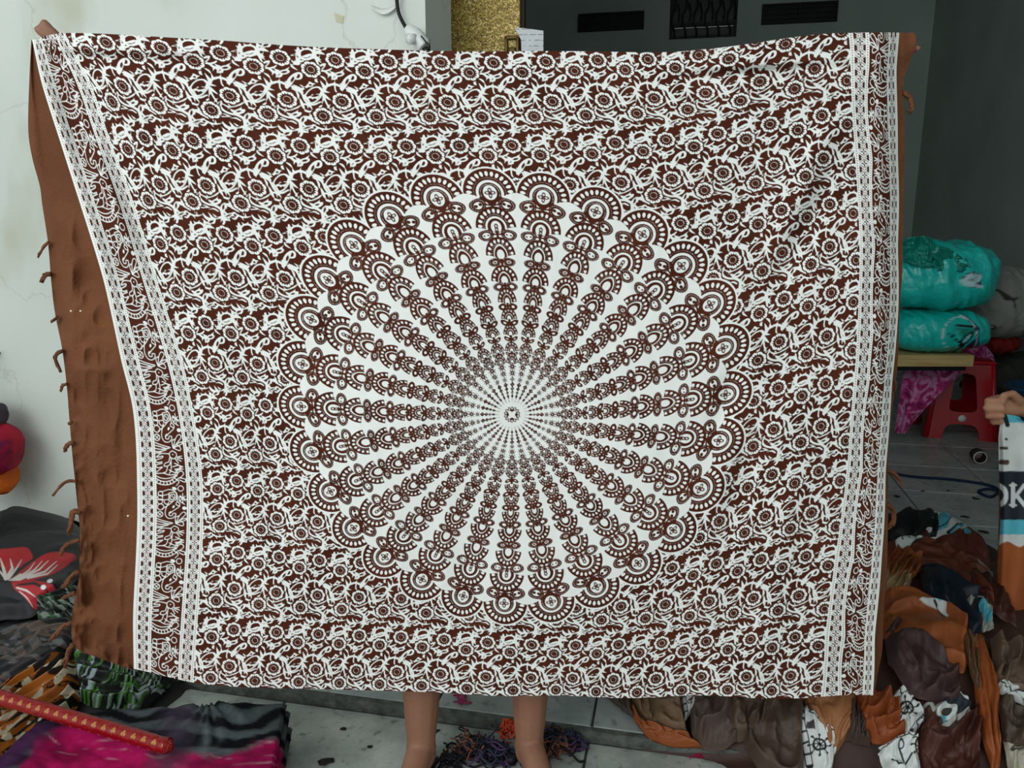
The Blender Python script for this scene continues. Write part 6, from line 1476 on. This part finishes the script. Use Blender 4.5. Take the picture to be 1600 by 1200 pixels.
def tie_cols(x, y):
    PINK, BLK, GRY, VIO = np.array(srgb(158, 16, 78)), np.array(srgb(14, 16, 20)), np.array(srgb(96, 104, 106)), np.array(srgb(66, 34, 70))
    yb = np.interp(x, [-60, 0, 60, 110, 200, 270, 340, 400, 460], [1240, 1230, 1150, 1128, 1140, 1160, 1172, 1152, 1140]) + 10 * fbm(x / 40.0, y / 24.0, 81)
    pk = smooth((y - yb) / 14.0)
    lob = smooth(1 - np.abs(x - 318) / (34 + (y - 1100) * 0.12) + 0.6 * fbm(x / 22, y / 18, 83)) 
    ray_ = 0.5 + 0.5 * np.sin(np.arctan2(y - 1098, x - 322) * 17 + 3 * vnoise(x / 25, y / 25, 84))
    dark = smooth(0.62 + 1.4 * fbm(x / 60.0, y / 15.0, 82))
    flow = y + 9 * vnoise(x / 55.0, y / 40.0, 88) + 0.10 * np.abs(x - 322)
    dark = np.clip(0.25 + smooth(0.5 + 0.9 * np.sin(flow / 4.6 + 2.0 * vnoise(x / 70.0, y / 30.0, 87)) + 0.5 * fbm(x / 60.0, y / 15.0, 82)), 0, 1)
    top = BLK * dark[..., None] + GRY * (1 - dark[..., None])
    top = top * 0.75
    top = top * (1 - 0.6 * (lob * ray_)[..., None]) + GRY * (0.6 * lob * ray_)[..., None]
    pinkc = PINK * (0.65 + 0.5 * smooth(0.5 + fbm(x / 45, y / 30, 85)))[..., None] + 0.16 * (smooth(1 - np.abs(np.sin(flow / 7.0 + 3 * vnoise(x / 60, y / 25, 86))) * 3.0) * smooth(vnoise(x / 35, y / 20, 89) * 2 + .3))[..., None]
    c = top * (1 - pk[..., None]) + pinkc * pk[..., None]
    band = np.clip(1 - np.abs(x - (285 - (y - 1100) * 0.25)) / 42, 0, 1); c = c * (1 - 0.7 * band[..., None]) + (VIO * 0.7 + GRY * 0.3) * 0.7 * band[..., None]
    lft = smooth((70 + (y - 1180) * -0.9 - x) / 50); c = c * (1 - lft[..., None]) + VIO * 0.8 * lft[..., None]
    return np.clip(c, 0, 1)
FG = 'folded tie-dyed cloths stacked on the tiles'
for k in range(5):
    zt = 0.022 * (k + 1) + 0.004; ny, nx = 90, 150
    jx = (0, 6, -4, 5, 0)[k]
    s = np.linspace(0, 1, nx); t = np.linspace(0, 1, ny)[:, None, None]
    topl = [(40, 1140), (90, 1116), (160, 1110), (230, 1106), (320, 1100), (390, 1098), (448 + jx, 1094)]; botl = [(-160, 1330), (-60, 1340), (60, 1345), (160, 1350), (260, 1352), (340, 1350), (400 + jx, 1348)]
    Q = along(topl, s)[None] * (1 - t) + along(botl, s)[None] * t
    x, y = Q[..., 0], Q[..., 1]; S = np.broadcast_to(s[None], x.shape); T_ = np.broadcast_to(t[..., 0], x.shape)
    P0_ = fl(x, y, 0.115)
    e = np.minimum(np.minimum(S, 1 - S) * 3.2, np.minimum(T_, 1 - T_) * 2); rd = np.sqrt(np.clip(1 - np.clip(1 - e / 0.05, 0, 1) ** 2, 0, 1))
    wv = 0.007 * fbm(x / 60, y / 30, 91 + k) + (0.012 * (0.5 + 0.5 * np.sin(np.arctan2(y - 1090, x - 322) * 13 + 2 * vnoise(x / 40, y / 40, 7))) * smooth(1 - np.hypot(x - 322, (y - 1095) * 1.5) / 130) if k == 4 else 0)
    Zt = zt - 0.011 + 0.011 * rd + wv * (1 if k == 4 else 0.3); Zb = zt - 0.011 - 0.010 * rd + wv * 0.3
    up = P0_.copy(); up[..., 2] = Zt; dn = P0_.copy(); dn[..., 2] = Zb
    me = grid_mesh(np.concatenate([up, dn[::-1]], 0)); col = tie_cols(x, y)
    add_color(me, 'dye', np.concatenate([col, col[::-1]], 0))
    o = link('folded_tie_dyed_cloth', me, M_tie)
    tag(o, 'pink and black tie-dyed cloth on top of the folded stack, under the red rod' if k == 4 else ('lowest folded layer of the tie-dyed stack, lying on the tiles', 'folded layer second from the bottom of the tie-dyed stack', 'middle folded layer of the tie-dyed stack', 'folded layer directly under the top tie-dyed cloth')[k], 'cloth', FG)
# red rod with gold trefoils
zr_ = 0.150
A = np.array(fl(-60, 1072, zr_)); B = np.array(fl(262, 1166, zr_)); ax = (B - A); Lr = np.linalg.norm(ax); ax /= Lr
sdv = np.cross(ax, (0, 0, 1)); sdv /= np.linalg.norm(sdv); upv = np.cross(sdv, ax)
n1, n2 = 420, 48; rr = 0.0165
tv = np.linspace(0, 1, n1)[:, None]; th = np.linspace(0, 2 * math.pi, n2, endpoint=False)[None]
rad = rr * (1 + 0.0 * tv) + 0.0012 * vnoise(tv * 60, th * 2, 97) * (tv > 0.94)
Pr = A + tv[..., None] * Lr * ax + rad[..., None] * (np.cos(th)[..., None] * sdv + np.sin(th)[..., None] * upv)
me = grid_mesh(Pr, True)
arc = th * rr + 0 * tv; lng = tv * Lr + 0 * th; circ = 2 * math.pi * rr
gold = np.full(arc.shape, 9.0)
for rowi in range(4):
    a0 = (rowi + 0.5) * circ / 4; pit = 0.028
    u = np.mod(lng + (pit / 2 if rowi % 2 else 0), pit) - pit / 2; v = np.mod(arc - a0 + circ / 2, circ) - circ / 2
    for (du, dv_) in ((0, 0.0034), (0.0032, -0.0019), (-0.0032, -0.0019)): gold = np.minimum(gold, np.hypot(u - du, v - dv_) - 0.0029)
k = smooth(0.5 - gold / 0.0015)[..., None]
add_color(me, 'dye', np.array(srgb(132, 8, 12)) * (1 - k) + np.array(srgb(176, 128, 60)) * k)
M_rod = plastic('glossy_red_wrap'); M_rod.node_tree.nodes['Principled BSDF'].inputs['Roughness'].default_value = 0.3; M_rod.node_tree.nodes['Principled BSDF'].inputs['Specular IOR Level'].default_value = 0.3; M_rod.node_tree.nodes['Principled BSDF'].inputs['Coat Weight'].default_value = 0.0
rod = empty('wrapped_rod', tuple(A)); tag(rod, 'long red rod wrapped in gold-flowered foil lying over the piled cloths', 'rod')
link('wrap', me, M_rod, rod)
MB().tube([B - ax * 0.012, B + ax * 0.004, B + ax * 0.012], [rr * 1.05, rr * 0.9, rr * 0.35], 14).build('crumpled_end', plain('crumpled_red_foil', srgb(150, 26, 26), rough=0.3, bump=1.0, bscale=220), rod)
